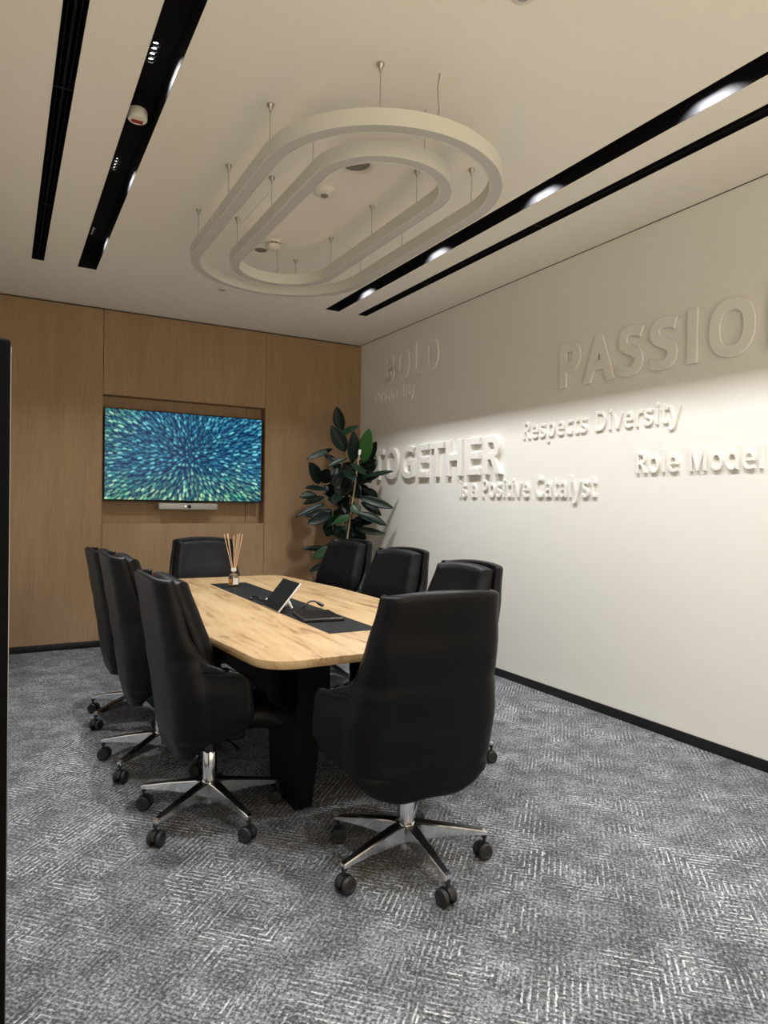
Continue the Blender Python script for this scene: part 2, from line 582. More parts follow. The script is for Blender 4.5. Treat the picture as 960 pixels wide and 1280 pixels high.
# recess lining
add_box(wb, NX0 - 0.016, NX0, YB + 0.02, YB + ND, NZ0, NZ1)
add_box(wb, NX1, NX1 + 0.016, YB + 0.02, YB + ND, NZ0, NZ1)
add_box(wb, NX0 - 0.016, NX1 + 0.016, YB + 0.02, YB + ND, NZ1, NZ1 + 0.016)
add_box(wb, NX0 - 0.016, NX1 + 0.016, YB + 0.02, YB + ND, NZ0 - 0.016, NZ0)
add_box(wb, NX0 - 0.016, 2.10, YB + ND, YB + ND + 0.02, NZ0 - 0.016, NZ1 + 0.016, 0.0008, 1)
add_box(wb, 2.104, NX1 + 0.016, YB + ND, YB + ND + 0.02, NZ0 - 0.016, NZ1 + 0.016, 0.0008, 1)
struct(link('wall_back', wb, 'veneer'))
bk = bmesh.new()
add_box(bk, XL, XR, YB + 0.021, YB + 0.024, 0, NZ0 - 0.017)
add_box(bk, XL, XR, YB + 0.021, YB + 0.024, NZ1 + 0.017, H)
add_box(bk, XL, XR, YB + ND + 0.021, YB + ND + 0.03, 0.9, 2.4)
struct(link('trim_1', bk, 'shadowgap'))
rv = bmesh.new()
add_box(rv, XR - 0.003, XR + 0.01, YF, YB, H - 0.004, H)
struct(link('trim_2', rv, 'shadowgap'))

SK = 0.058
struct(box('baseboard_back', 'skirting', XL, XR - 0.012, YB - 0.012, YB, 0, SK, 0.0015))
struct(box('baseboard_right', 'skirting', XR - 0.012, XR, YF, YB, 0, SK, 0.0015))
struct(box('baseboard_left', 'skirting', XL, XL + 0.012, YF, YB - 0.012, 0, SK, 0.0015))

# hairline seam of the inspection hatch in the ceiling
hx0, hx1, hy0, hy1 = 1.245, 1.70, 3.50, 3.955
ht = thing('inspection_hatch', 'flush square inspection hatch in the ceiling inside the ring pendants', 'ceiling hatch', ((hx0 + hx1) / 2, (hy0 + hy1) / 2, H))
hw, hd = (hx1 - hx0) / 2, (hy1 - hy0) / 2
box('hatch_panel', 'ceiling', -hw, hw, -hd, hd, -0.0015, 0.0, 0, ht)
fr = bmesh.new()
for a in ((-hw - .003, hw + .003, -hd - .003, -hd), (-hw - .003, hw + .003, hd, hd + .003), (-hw - .003, -hw, -hd, hd), (hw, hw + .003, -hd, hd)):
    add_box(fr, *a, -0.0008, 0.0)
link('hatch_frame', fr, 'whiteplastic', ht)

# ------------------------------------------------------------------ black light channels, slots and downlights
def channel(name, label, cat, x0, x1, depth):
    t = thing(name, label, cat, ((x0 + x1) / 2, (YS + YE) / 2, H))
    hw, hl = (x1 - x0) / 2, (YE - YS) / 2
    b = bmesh.new()
    th = 0.006
    add_box(b, -hw, -hw + th * 0 + 0.0012, -hl, hl, -0.001, depth)
    add_box(b, hw - 0.0012, hw, -hl, hl, -0.001, depth)
    add_box(b, -hw, hw, -hl, -hl + 0.002, -0.001, depth)
    add_box(b, -hw, hw, hl - 0.002, hl, -0.001, depth)
    link('side_wall', b, 'channel', t)
    b = bmesh.new()
    add_box(b, -hw - 0.002, hw + 0.002, -hl - 0.002, hl + 0.002, depth, depth + 0.006)
    link('top_plate', b, 'channel', t)
    return t
channel('light_channel', 'wide black light channel in the ceiling, second from the left, with the alarm in it', 'light channel', WL[0], WL[1], CH)
channel('light_channel', 'wide black light channel in the ceiling running beside the lettered wall', 'light channel', WR[0], WR[1], CH)

def slot(label, x0, x1):
    t = channel('air_slot', label, 'air slot', x0, x1, 0.07)
    hw, hl = (x1 - x0) / 2, (YE - YS) / 2
    b = bmesh.new()
    add_box(b, -0.004, 0.004, -hl + 0.003, hl - 0.003, 0.004, 0.06)
    for s in (-1, 1):
        add_box(b, s * hw * 0.55 - 0.002, s * hw * 0.55 + 0.002, -hl + 0.003, hl - 0.003, 0.01, 0.05)
    link('guide_vane', b, 'channel', t)
    for yy in (-1.35, 0.35, 1.6):
        box('joint_cover', 'black', -hw + 0.0015, hw - 0.0015, yy - 0.004, yy + 0.004, 0.0015, 0.003, 0, t)
slot('thin black slot at the far left of the ceiling', *TLs)
slot('thin black slot in the ceiling nearest the lettered wall', *TRs)

PLACE = ['first from the wood wall', 'second from the wood wall', 'third from the wood wall', 'fourth from the wood wall', 'fifth from the wood wall']
def downlight(x, y, label, group):
    t = thing('downlight', label, 'downlight', (x, y, H + CH), 0, group)
    b = bmesh.new()
    add_box(b, -0.024, 0.024, -0.078, 0.078, -0.004, -0.0005, 0.001, 1)
    link('trim_plate', b, 'black', t)
    for kx in range(4):
        yy = (kx - 1.5) * 0.036
        c = bmesh.new()
        add_lathe(c, [(0.0158, -0.016), (0.0165, -0.016), (0.0165, -0.0035), (0.0155, -0.0035), (0.0152, -0.016)], 20, (0, yy, 0))
        add_lathe(c, [(0.0152, -0.0155), (0.0135, -0.0090), (0.0112, -0.0046)], 20, (0, yy, 0))
        rf = link('reflector', c, 'reflector', t)
        d = bmesh.new()
        add_lathe(d, [(0.0, -0.0047), (0.0110, -0.0047), (0.0110, -0.0042), (0, -0.0042)], 16, (0, yy, 0))
        link('lens', d, 'lens', rf)
    ld = bpy.data.lights.new('lamp', 'AREA')
    ld.shape = 'RECTANGLE'
    ld.size = 0.012
    ld.size_y = 0.14
    ld.energy = LAMP_W
    ld.color = LAMP_COL
    ld.spread = R(118)
    lo = bpy.data.objects.new('lamp', ld)
    col.objects.link(lo)
    lo.parent = t
    lo.location = (0, 0, -0.0225)
    return t
for side, xx, nm in (('left', (WL[0] + WL[1]) / 2 - 0.017, 'recessed four-cell downlight in the black channel with the alarm, '),
                     ('right', (WR[0] + WR[1]) / 2, 'recessed four-cell downlight in the black channel beside the lettered wall, ')):
    for i, yy in enumerate(reversed(LAMPS_Y)):
        downlight(xx, yy, nm + PLACE[i], 'downlights in the light channels')

# ------------------------------------------------------------------ ring pendants
def stadium(hw, sl, n=28):
    pts = []
    for i in range(n + 1):
        a = PI * i / n
        pts.append((hw * math.cos(a), sl + hw * math.sin(a)))
    for i in range(n + 1):
        a = PI + PI * i / n
        pts.append((hw * math.cos(a), -sl + hw * math.sin(a)))
    return pts
def sweep_stadium(bm, R0, sl, prof, n=36):
    """prof: list of (offset outward, z)"""
    loops = [[bm.verts.new((x, y, z)) for x, y in stadium(R0 + o, sl, n)] for o, z in prof]
    m = len(loops[0]); k = len(loops)
    for a in range(k):
        A, Bb = loops[a], loops[(a + 1) % k]
        for i in range(m):
            j = (i + 1) % m
            bm.faces.new((A[i], A[j], Bb[j], Bb[i]))
RZ0, RZ1 = 2.728, 2.793
RC = (1.497, 3.32)
def ring(label, R0, sl, sus, cables):
    t = thing('ring_pendant', label, 'pendant light', (RC[0], RC[1], RZ1), 0, 'stadium ring pendants')
    hh = RZ1 - RZ0
    hw = 0.029
    b = bmesh.new()
    sweep_stadium(b, R0, sl, [(-hw, 0), (-hw, -hh), (-hw + .004, -hh), (-hw + .004, -hh + 0.006), (hw - .004, -hh + 0.006), (hw - .004, -hh), (hw, -hh), (hw, 0)])
    link('housing', b, 'housing', t, angle=30)
    b = bmesh.new()
    sweep_stadium(b, R0, sl, [(-hw + .0042, -hh + .0055), (-hw + .0042, -hh + .0015), (hw - .0042, -hh + .0015), (hw - .0042, -hh + .0055)])
    link('diffuser', b, 'diffuser', t, angle=30)
    top = H - RZ1
    for x, y in sus:
        x -= RC[0]; y -= RC[1]
        b = bmesh.new()
        add_tube(b, [(x, y, -0.001), (x, y, top - 0.02)], 0.0016, 8)
        add_lathe(b, [(0.0, 0.0), (0.006, 0.0), (0.006, 0.016), (0.003, 0.02), (0.0016, 0.022)], 12, (x, y, 0))
        wv = link('suspension_wire', b, 'steel', t)
        c = bmesh.new()
        add_lathe(c, [(0.0, top - 0.034), (0.004, top - 0.034), (0.006, top - 0.022), (0.011, top - 0.012), (0.015, top - 0.007), (0.015, top), (0, top)], 20, (x, y, 0))
        link('ceiling_cup', c, 'steel', wv)
    for x, y in cables:
        x -= RC[0]; y -= RC[1]
        b = bmesh.new()
        pts = []
        for i in range(13):
            s = i / 12
            pts.append((x + 0.006 * math.sin(s * 7), y + 0.004 * math.sin(s * 5 + 1), -0.001 + (top + 0.0) * s))
        add_tube(b, pts, 0.0024, 8)
        link('power_cable', b, 'steel', t)
    return t
ring('large outer white ring pendant hung from thin wires below the ceiling', 0.527, 0.60,
     [(0.970, 2.73), (0.970, 3.33), (0.970, 3.92), (2.024, 2.73), (2.024, 3.40), (2.024, 3.92), (1.240, 2.262), (1.755, 4.378)],
     [(1.462, 2.196)])
ring('small inner white ring pendant nested inside the larger ring', 0.300, 0.60,
     [(1.197, 2.80), (1.197, 3.33), (1.197, 3.914), (1.797, 2.88), (1.797, 3.352), (1.797, 3.894)],
     [(1.545, 2.424), (1.56, 4.213)])

# ------------------------------------------------------------------ small ceiling devices
t = thing('heat_detector', 'round white detector on the ceiling between the vent and the hatch', 'detector', (1.487, 3.315, H))
b = bmesh.new(); add_lathe(b, [(0, 0), (0.058, 0), (0.060, -0.006), (0.056, -0.022), (0.044, -0.030), (0.0, -0.031)], 40); link('body', b, 'whiteplastic', t)
b = bmesh.new(); add_lathe(b, [(0, -0.030), (0.020, -0.031), (0.019, -0.036), (0.012, -0.041), (0.0, -0.042)], 24); link('sensor_dome', b, 'grille', t)

t = thing('smoke_detector', 'white smoke detector with dark slots on the ceiling beyond the hatch', 'smoke detector', (1.508, 4.146, H))
b = bmesh.new(); add_lathe(b, [(0, 0), (0.053, 0), (0.053, -0.012), (0.048, -0.014), (0.0, -0.014)], 40); link('base', b, 'whiteplastic', t)
b = bmesh.new(); add_lathe(b, [(0, -0.014), (0.038, -0.014), (0.036, -0.026), (0, -0.026)], 32); link('slot_ring', b, 'black', t)
b = bmesh.new(); add_lathe(b, [(0, -0.026), (0.047, -0.024), (0.047, -0.032), (0.040, -0.044), (0.024, -0.050), (0.0, -0.051)], 40); link('cap', b, 'whiteplastic', t)
b = bmesh.new()
for i in range(10):
    a = 2 * PI * i / 10
    c_, s_ = math.cos(a), math.sin(a)
    add_tube(b, [(0.037 * c_, 0.037 * s_, -0.013), (0.045 * c_, 0.045 * s_, -0.026)], 0.004, 6)
link('cap_rib', b, 'whiteplastic', t)

t = thing('ceiling_speaker', 'small round grey flush speaker beside the smoke detector', 'speaker', (1.482, 4.318, H))
b = bmesh.new(); add_lathe(b, [(0, 0), (0.050, 0), (0.050, -0.004), (0.043, -0.006), (0.0405, -0.003), (0, -0.003)], 36); link('rim', b, 'whiteplastic', t)
b = bmesh.new(); add_lathe(b, [(0, -0.003), (0.040, -0.003), (0.036, -0.006), (0, -0.0075)], 36); link('grille', b, 'grille', t)

t = thing('ceiling_vent', 'round ceiling vent with dark centre partly behind the inner ring', 'vent', (1.507, 2.985, H))
b = bmesh.new(); add_lathe(b, [(0.070, -0.001), (0.088, 0), (0.090, -0.005), (0.084, -0.010), (0.072, -0.008), (0.068, -0.001)], 44); link('rim', b, 'whiteplastic', t)
b = bmesh.new(); add_lathe(b, [(0, -0.0012), (0.070, -0.0012), (0.070, -0.0002), (0, -0.0002)], 36); link('backing', b, 'grille', t)
b = bmesh.new(); add_lathe(b, [(0, -0.006), (0.040, -0.006), (0.046, -0.009), (0.040, -0.011), (0, -0.011)], 36); link('centre_disc', b, 'grille', t)

t = thing('cover_plate', 'small flat round plate on the ceiling between the large ring and the wood wall', 'cover plate', (1.505, 5.292, H))
b = bmesh.new(); add_lathe(b, [(0, 0), (0.040, 0), (0.041, -0.003), (0.036, -0.005), (0.0, -0.005)], 32); link('plate', b, 'whiteplastic', t)
b = bmesh.new(); add_lathe(b, [(0, -0.005), (0.022, -0.005), (0.020, -0.008), (0.0, -0.009)], 24); link('centre_cap', b, 'silver', t)
t = thing('cover_plate', 'small round plate on the ceiling cut by the top edge of the photo', 'cover plate', (1.474, 1.722, H))
b = bmesh.new(); add_lathe(b, [(0, 0), (0.040, 0), (0.041, -0.003), (0.036, -0.005), (0.0, -0.005)], 32); link('plate', b, 'whiteplastic', t)
b = bmesh.new(); add_lathe(b, [(0, -0.005), (0.022, -0.005), (0.020, -0.008), (0.0, -0.009)], 24); link('centre_cap', b, 'silver', t)

t = thing('fire_alarm', 'white round fire alarm with a red window in the black light channel', 'alarm', (0.508, 3.16, H + CH))
b = bmesh.new(); add_lathe(b, [(0, 0), (0.030, 0), (0.030, -0.062), (0, -0.062)], 32); link('mount', b, 'black', t)
b = bmesh.new(); add_lathe(b, [(0, -0.060), (0.040, -0.060), (0.042, -0.066), (0.042, -0.098), (0.038, -0.104), (0, -0.105)], 40); link('body', b, 'whiteplastic', t)
b = bmesh.new()
add_box(b, -0.024, 0.024, -0.004, 0.020, -0.1075, -0.104, 0.001, 1)
link('red_window', b, 'red', t)

# ------------------------------------------------------------------ screen in the recess
TX0, TX1, TZ0, TZ1 = 0.776, 2.226, 1.288, 2.112
tw, thh = (TX1 - TX0) / 2, (TZ1 - TZ0) / 2
tv = thing('wall_screen', 'large flat screen with a blue and green burst picture in the wood recess', 'television', ((TX0 + TX1) / 2, YB + 0.012, (TZ0 + TZ1) / 2))
b = bmesh.new()
add_box(b, -tw, tw, 0.0, 0.045, -thh, thh, 0.003)
link('casing', b, 'tvframe', tv)
b = bmesh.new()
add_box(b, -tw + 0.008, tw - 0.008, -0.0015, 0.001, -thh + 0.014, thh - 0.008)
link('display', b, 'screen', tv)
b = bmesh.new()
add_box(b, -0.30, 0.30, 0.045, ND - 0.0125, -0.22, 0.22, 0.003)
link('wall_bracket', b, 'black', tv)
vb = thing('conference_bar', 'silver video bar with a camera lens hung below the wall screen', 'video bar', (1.515, YB + 0.02, 1.245))
b = bmesh.new(); add_box(b, -0.27, 0.27, -0.03, 0.03, -0.030, 0.030, 0.006, 3); link('body', b, 'silver', vb)
b = bmesh.new()
add_lathe(b, [(0, 0), (0.017, 0), (0.017, 0.006), (0.012, 0.008), (0.0, 0.008)], 28, (0, 0, 0), Matrix.Translation((0.005, -0.029, 0)) @ Matrix.Rotation(R(90), 4, 'X'))
link('camera_lens', b, 'blackglass', vb)
b = bmesh.new()
add_lathe(b, [(0, 0), (0.005, 0), (0.005, 0.003), (0.0, 0.003)], 16, (0, 0, 0), Matrix.Translation((-0.030, -0.029, 0.002)) @ Matrix.Rotation(R(90), 4, 'X'))
link('indicator', b, 'indicator', vb)
b = bmesh.new(); add_box(b, -0.05, 0.05, 0.03, ND - 0.0205, -0.01, 0.055, 0.002); link('bracket', b, 'black', vb)

# ------------------------------------------------------------------ raised lettering on the white wall
GLYPHS = {   # letter outlines: advance, closed outlines (cap height 573)
    'A': (512, [[0,0,77,0,140,165,372,165,435,0,512,0,295,573,217,573],[165,232,256,480,347,232]]),
    'B': (521, [[241,573,307,569,361,558,404,541,434,515,453,478,459,431,457,409,453,389,446,371,437,354,424,340,409,328,392,317,372,309,350,304,350,300,373,295,395,288,415,279,433,267,448,253,461,236,470,215,476,191,478,163,475,130,467,100,454,74,436,52,413,33,385,19,354,8,318,2,279,0,78,0,78,573],[256,329,300,331,334,339,357,352,372,371,381,394,384,423,380,451,369,474,351,490,324,502,289,509,245,511,150,511,150,329],[150,269,150,61,265,61,311,64,346,74,371,91,388,112,398,138,401,168,399,188,395,205,388,221,377,235,362,247,344,256,321,263,293,267,260,269]]),
    'C': (507, [[323,517,294,516,266,510,241,502,217,490,196,474,178,456,162,434,149,410,139,383,131,353,127,321,125,286,128,241,135,200,147,164,164,132,186,105,213,83,244,68,281,58,322,55,347,56,371,58,394,62,460,78,460,15,438,8,416,2,393,-2,369,-6,342,-7,312,-8,257,-4,208,8,166,28,130,56,101,90,78,131,62,178,52,230,49,287,51,329,57,369,67,406,81,440,99,471,120,499,145,523,174,543,206,559,242,571,281,578,324,581,353,580,381,577,409,572,435,565,460,557,482,547,453,486,394,508,372,513,348,516]]),
    'D': (585, [[536,292,533,231,521,177,501,131,474,91,439,58,399,33,351,15,297,4,237,0,78,0,78,573,254,573,309,569,359,558,404,540,443,516,476,484,502,446,521,401,533,350],[460,289,457,337,449,379,435,415,416,444,391,469,361,487,327,500,287,508,244,511,150,511,150,62,228,62,299,68,357,87,402,119,434,164,454,220]]),
    'E': (446, [[398,0,78,0,78,573,398,573,398,509,150,509,150,330,383,330,383,268,150,268,150,63,398,63]]),
    'G': (584, [[326,302,524,302,524,22,493,12,462,5,431,-1,398,-5,362,-7,323,-8,267,-4,217,8,173,28,136,55,105,89,81,130,63,176,52,229,49,286,53,343,65,395,84,442,111,482,145,517,186,544,233,564,286,577,346,581,377,580,407,577,437,572,465,565,491,557,516,547,489,484,468,493,445,501,421,508,395,513,369,516,342,517,298,514,259,505,225,489,195,468,170,441,150,409,136,373,127,332,124,286,127,243,134,202,146,166,164,133,187,106,216,84,251,68,292,58,340,55,364,55,385,56,404,59,452,68,452,238,326,238]]),
    'H': (594, [[516,0,443,0,443,267,150,267,150,0,78,0,78,573,150,573,150,330,443,330,443,573,516,573]]),
    'I': (240, [[84,0,156,0,156,573,84,573]]),
    'L': (420, [[78,0,78,573,150,573,150,64,400,64,400,0]]),
    'M': (727, [[330,0,142,502,142,461,144,407,144,347,144,0,78,0,78,573,184,573,361,103,544,573,650,573,650,0,578,0,578,352,579,408,581,460,584,501,390,0]]),
    'N': (609, [[82,0,148,0,148,440,445,0,527,0,527,573,461,573,461,133,164,573,82,573]]),
    'O': (626, [[577,287,576,244,570,204,561,166,547,132,531,101,510,73,486,49,459,29,428,13,393,1,355,-6,314,-8,271,-6,232,1,196,13,165,29,138,49,114,73,94,101,78,132,65,167,56,204,51,245,49,288,52,344,62,396,78,442,100,482,130,517,166,545,208,565,258,577,314,581,369,577,417,565,459,545,495,517,524,483,547,442,564,396,574,344],[125,287,127,241,134,200,145,163,161,131,182,104,207,83,238,67,273,58,314,55,354,58,390,67,420,83,445,104,465,131,481,163,492,200,499,241,501,287,496,354,481,411,456,457,421,491,373,511,314,518,274,515,238,506,207,490,182,469,161,443,145,411,134,374,127,333]]),
    'P': (485, [[229,573,297,568,352,553,393,528,421,495,439,454,444,404,443,381,439,358,433,336,423,316,411,296,395,278,375,262,351,249,324,238,292,230,256,225,216,223,150,223,150,0,78,0,78,573],[223,511,150,511,150,285,208,285,242,286,272,290,298,296,320,306,338,318,352,334,362,352,368,375,370,401,366,435,354,462,334,484,306,499,269,508]]),
    'R': (499, [[236,573,281,571,320,565,353,555,381,540,404,522,422,500,434,474,442,444,444,410,442,381,437,356,427,334,415,315,401,298,385,285,367,274,349,264,330,257,487,0,403,0,264,237,150,237,150,0,78,0,78,573],[232,510,150,510,150,298,236,298,278,301,312,310,338,325,355,347,366,374,370,407,368,430,363,450,355,467,343,480,328,491,310,500,287,505,261,509]]),
    'S': (440, [[403,153,400,121,392,92,378,66,359,44,335,26,307,11,274,1,238,-6,198,-8,137,-5,83,4,41,19,41,88,62,80,86,72,113,65,142,59,171,56,201,55,228,56,252,60,273,66,290,74,305,85,316,98,324,113,329,129,330,147,329,164,325,180,318,194,308,207,295,218,277,230,255,241,228,252,196,265,172,274,151,284,131,294,114,305,98,317,85,330,74,344,65,359,57,375,52,393,49,413,48,435,51,464,58,490,71,513,89,533,110,550,136,563,165,573,197,579,231,581,262,580,290,577,318,572,343,565,367,558,389,549,366,487,346,495,325,502,302,508,278,513,254,516,229,517,207,516,187,513,169,507,155,499,142,489,133,478,126,464,122,450,121,434,122,416,126,400,133,386,143,373,156,362,172,351,193,341,217,330,246,318,278,306,307,293,332,279,353,264,371,247,385,228,395,206,401,181]]),
    'T': (446, [[259,0,187,0,187,509,8,509,8,573,437,573,437,509,259,509]]),
    'a': (450, [[231,437,279,433,318,422,347,403,368,375,381,338,385,293,385,0,334,0,320,61,304,46,292,33,279,22,265,13,250,5,234,-1,216,-5,195,-7,172,-8,148,-7,124,-2,103,6,84,16,68,30,55,48,45,68,39,92,37,119,43,159,59,192,87,219,127,238,179,251,243,257,316,259,316,285,313,317,306,342,293,359,275,371,253,378,227,380,205,379,183,376,163,370,106,347,84,400,104,410,126,419,151,426,177,432,204,436],[252,208,204,203,167,195,141,182,124,165,113,144,110,119,112,97,120,79,132,66,148,56,167,51,188,49,223,52,253,62,279,79,299,103,311,134,315,172,315,210]]),
    'c': (385, [[241,-8,204,-5,170,2,139,15,112,34,88,58,69,87,55,123,47,165,44,213,47,262,56,305,71,342,90,372,114,396,142,415,174,428,208,435,245,438,267,437,288,435,309,431,328,426,344,421,358,415,337,356,292,370,244,376,217,374,193,368,172,358,155,343,141,325,131,303,123,277,119,247,117,213,119,181,123,152,131,126,141,104,155,86,172,71,191,61,214,55,240,53,262,54,283,56,302,60,351,78,351,15,336,8,320,3,304,-2,285,-5,264,-7]]),
    'd': (493, [[221,-8,171,-2,128,17,92,48,65,91,49,146,44,214,49,282,66,338,93,381,128,413,171,432,221,438,243,437,262,434,280,429,296,423,310,416,323,407,354,374,359,374,356,405,354,438,354,609,425,609,425,0,368,0,358,58,354,58,323,24,310,15,296,7,279,1,262,-4,242,-7],[232,51,273,55,305,67,328,88,343,117,352,154,355,200,355,213,352,263,343,304,329,336,306,360,274,375,231,379,196,374,168,359,146,334,130,300,120,260,117,213,120,165,130,125,146,93,168,69,197,55]]),
    'e': (452, [[234,438,269,435,301,427,329,414,354,396,374,373,390,346,402,315,409,281,411,244,411,201,117,201,122,157,134,119,154,90,181,69,215,56,254,52,280,53,305,56,327,60,348,66,370,73,392,82,392,20,370,11,349,4,327,-1,304,-5,279,-7,251,-8,212,-5,176,3,143,17,114,36,90,61,70,91,56,126,47,167,44,212,47,257,55,297,68,333,86,364,108,390,134,411,164,426,198,435],[233,380,202,377,175,366,154,348,137,323,125,293,119,257,338,257,336,281,333,302,326,322,318,338,306,353,292,364,276,373,256,378]]),
    'g': (493, [[221,438,248,436,273,431,297,422,319,409,338,393,355,373,359,373,369,430,425,430,425,-7,423,-46,416,-80,404,-109,388,-135,367,-155,341,-172,310,-183,274,-190,233,-192,202,-192,174,-189,147,-186,122,-180,99,-174,78,-165,78,-100,99,-110,123,-118,149,-125,177,-130,206,-133,237,-134,271,-130,300,-119,324,-101,341,-77,352,-48,355,-13,355,4,356,32,358,57,354,57,338,37,320,21,299,8,275,-1,250,-6,221,-8,170,-2,126,18,91,51,65,95,49,149,44,214,49,278,65,332,91,377,126,411,169,431],[230,379,207,376,187,370,169,359,153,344,140,326,130,303,123,277,119,247,117,213,120,165,130,124,146,92,169,68,197,54,232,50,253,51,271,53,288,58,303,65,315,74,326,85,336,98,343,113,349,131,353,151,355,173,356,197,356,214,355,251,350,282,343,309,332,331,319,348,302,362,281,371,257,377]]),
    'i': (207, [[139,430,139,0,68,0,68,430],[104,591,115,590,124,586,133,580,140,572,144,560,145,546,144,532,140,521,133,512,124,506,115,502,104,501,93,502,83,506,75,512,68,521,64,532,63,546,64,560,68,572,75,580,83,586,93,590]]),
    'l': (207, [[139,0,68,0,68,609,139,609]]),
    'n': (496, [[275,438,322,434,361,421,391,401,413,371,426,330,431,280,431,0,361,0,361,275,358,307,351,333,338,353,319,367,295,376,265,379,222,374,189,361,166,338,151,308,142,269,139,223,139,0,68,0,68,430,125,430,136,371,140,371,150,385,162,398,175,409,190,418,206,425,222,431,239,435,257,437]]),
    'o': (485, [[442,216,440,181,436,150,428,121,417,95,404,71,388,51,369,33,348,18,324,7,299,-1,271,-6,241,-8,214,-6,188,-1,163,7,140,18,119,33,100,51,84,71,70,95,59,121,51,150,46,181,44,216,47,261,55,301,68,336,87,367,110,392,137,412,169,426,204,435,244,438,281,435,316,426,347,412,374,392,398,367,417,336,431,301,439,261],[117,216,119,184,123,154,130,128,141,105,155,86,172,71,192,59,216,53,243,51,270,53,294,59,314,71,331,86,345,105,356,128,363,154,367,184,369,216,367,248,363,277,355,303,345,325,331,344,314,359,294,370,270,376,242,379,202,374,171,359,147,335,130,303,120,263]]),
    'p': (493, [[273,438,322,432,365,413,401,383,428,339,444,284,449,216,447,170,439,129,427,93,410,62,390,37,365,17,337,3,306,-5,272,-8,251,-7,231,-4,213,1,197,7,182,15,170,24,139,55,134,55,137,20,139,-16,139,-192,68,-192,68,430,126,430,136,371,170,405,182,414,197,422,213,429,231,434,251,437],[260,379,233,377,210,371,190,362,174,349,161,333,152,313,145,289,141,261,139,229,139,216,140,182,144,152,150,126,159,103,172,85,188,70,208,59,233,53,261,51,286,53,308,60,326,72,341,88,354,108,364,131,371,157,375,186,376,217,373,262,363,302,348,334,325,359,296,374]]),
    'r': (331, [[269,438,295,437,319,433,310,368,287,372,264,374,248,373,232,369,217,363,202,355,189,346,176,334,166,321,156,305,149,289,143,270,140,251,139,229,139,0,68,0,68,430,126,430,134,351,147,367,158,381,170,395,183,407,198,418,214,426,231,433,249,437]]),
    's': (384, [[348,119,346,92,339,69,327,49,311,32,292,18,268,6,241,-2,210,-6,176,-8,148,-7,122,-5,99,-1,78,5,59,11,42,19,42,83,60,75,81,67,104,60,128,54,153,50,178,49,211,51,236,57,256,66,269,79,277,94,280,112,271,141,264,150,253,158,239,167,222,176,200,185,174,196,148,206,124,217,103,228,84,239,69,252,57,266,48,283,43,302,41,324,46,358,61,386,85,408,118,425,157,435,202,438,228,437,252,434,275,430,298,424,319,417,339,409,315,353,258,372,238,377,218,379,197,380,171,379,149,374,131,366,118,356,111,343,108,328,109,317,113,307,119,298,127,290,139,282,154,274,219,246,245,236,268,226,289,215,306,203,321,191,333,176,341,159,346,140]]),
    't': (289, [[212,50,245,53,272,59,272,5,240,-4,200,-8,178,-7,157,-3,138,4,120,13,104,27,91,44,82,66,76,93,74,125,74,375,13,375,13,409,75,437,103,528,144,528,144,430,269,430,269,375,144,375,144,127,146,103,153,83,163,69,177,58,193,52]]),
    'v': (407, [[163,0,0,430,75,430,167,176,180,137,193,96,201,63,214,96,227,138,241,176,332,430,407,430,244,0]]),
    'y': (409, [[1,430,76,430,169,185,184,144,196,105,205,68,209,68,224,121,245,186,333,430,409,430,224,-59,213,-85,201,-108,188,-130,173,-148,157,-164,138,-176,117,-185,94,-191,67,-192,34,-190,9,-186,9,-130,30,-133,56,-135,72,-134,86,-131,99,-126,110,-118,121,-110,130,-99,152,-59,174,-2]]),
}
def area2(c):
    return sum(c[k][0] * c[(k + 1) % len(c)][1] - c[(k + 1) % len(c)][0] * c[k][1] for k in range(len(c)))
def inside(p, c):
    r = False
    for k in range(len(c)):
        (xa, ya), (xb_, yb_) = c[k], c[k - 1]
        if (ya > p[1]) != (yb_ > p[1]) and p[0] < (xb_ - xa) * (p[1] - ya) / (yb_ - ya) + xa:
            r = not r
    return r
def grow(c, d):
    """mitred outline offset, outwards for an outer contour"""
    out = []
    n = len(c)
    for k in range(n):
        p, a, e = Vector(c[k]), Vector(c[k - 1]), Vector(c[(k + 1) % n])
        u, v = (p - a).normalized(), (e - p).normalized()
        n1, n2 = Vector((u.y, -u.x)), Vector((v.y, -v.x))
        m_ = n1 + n2
        q = m_ / max(m_.length_squared / 2, 0.15)
        out.append((p.x + q.x * d, p.y + q.y * d))
    return out
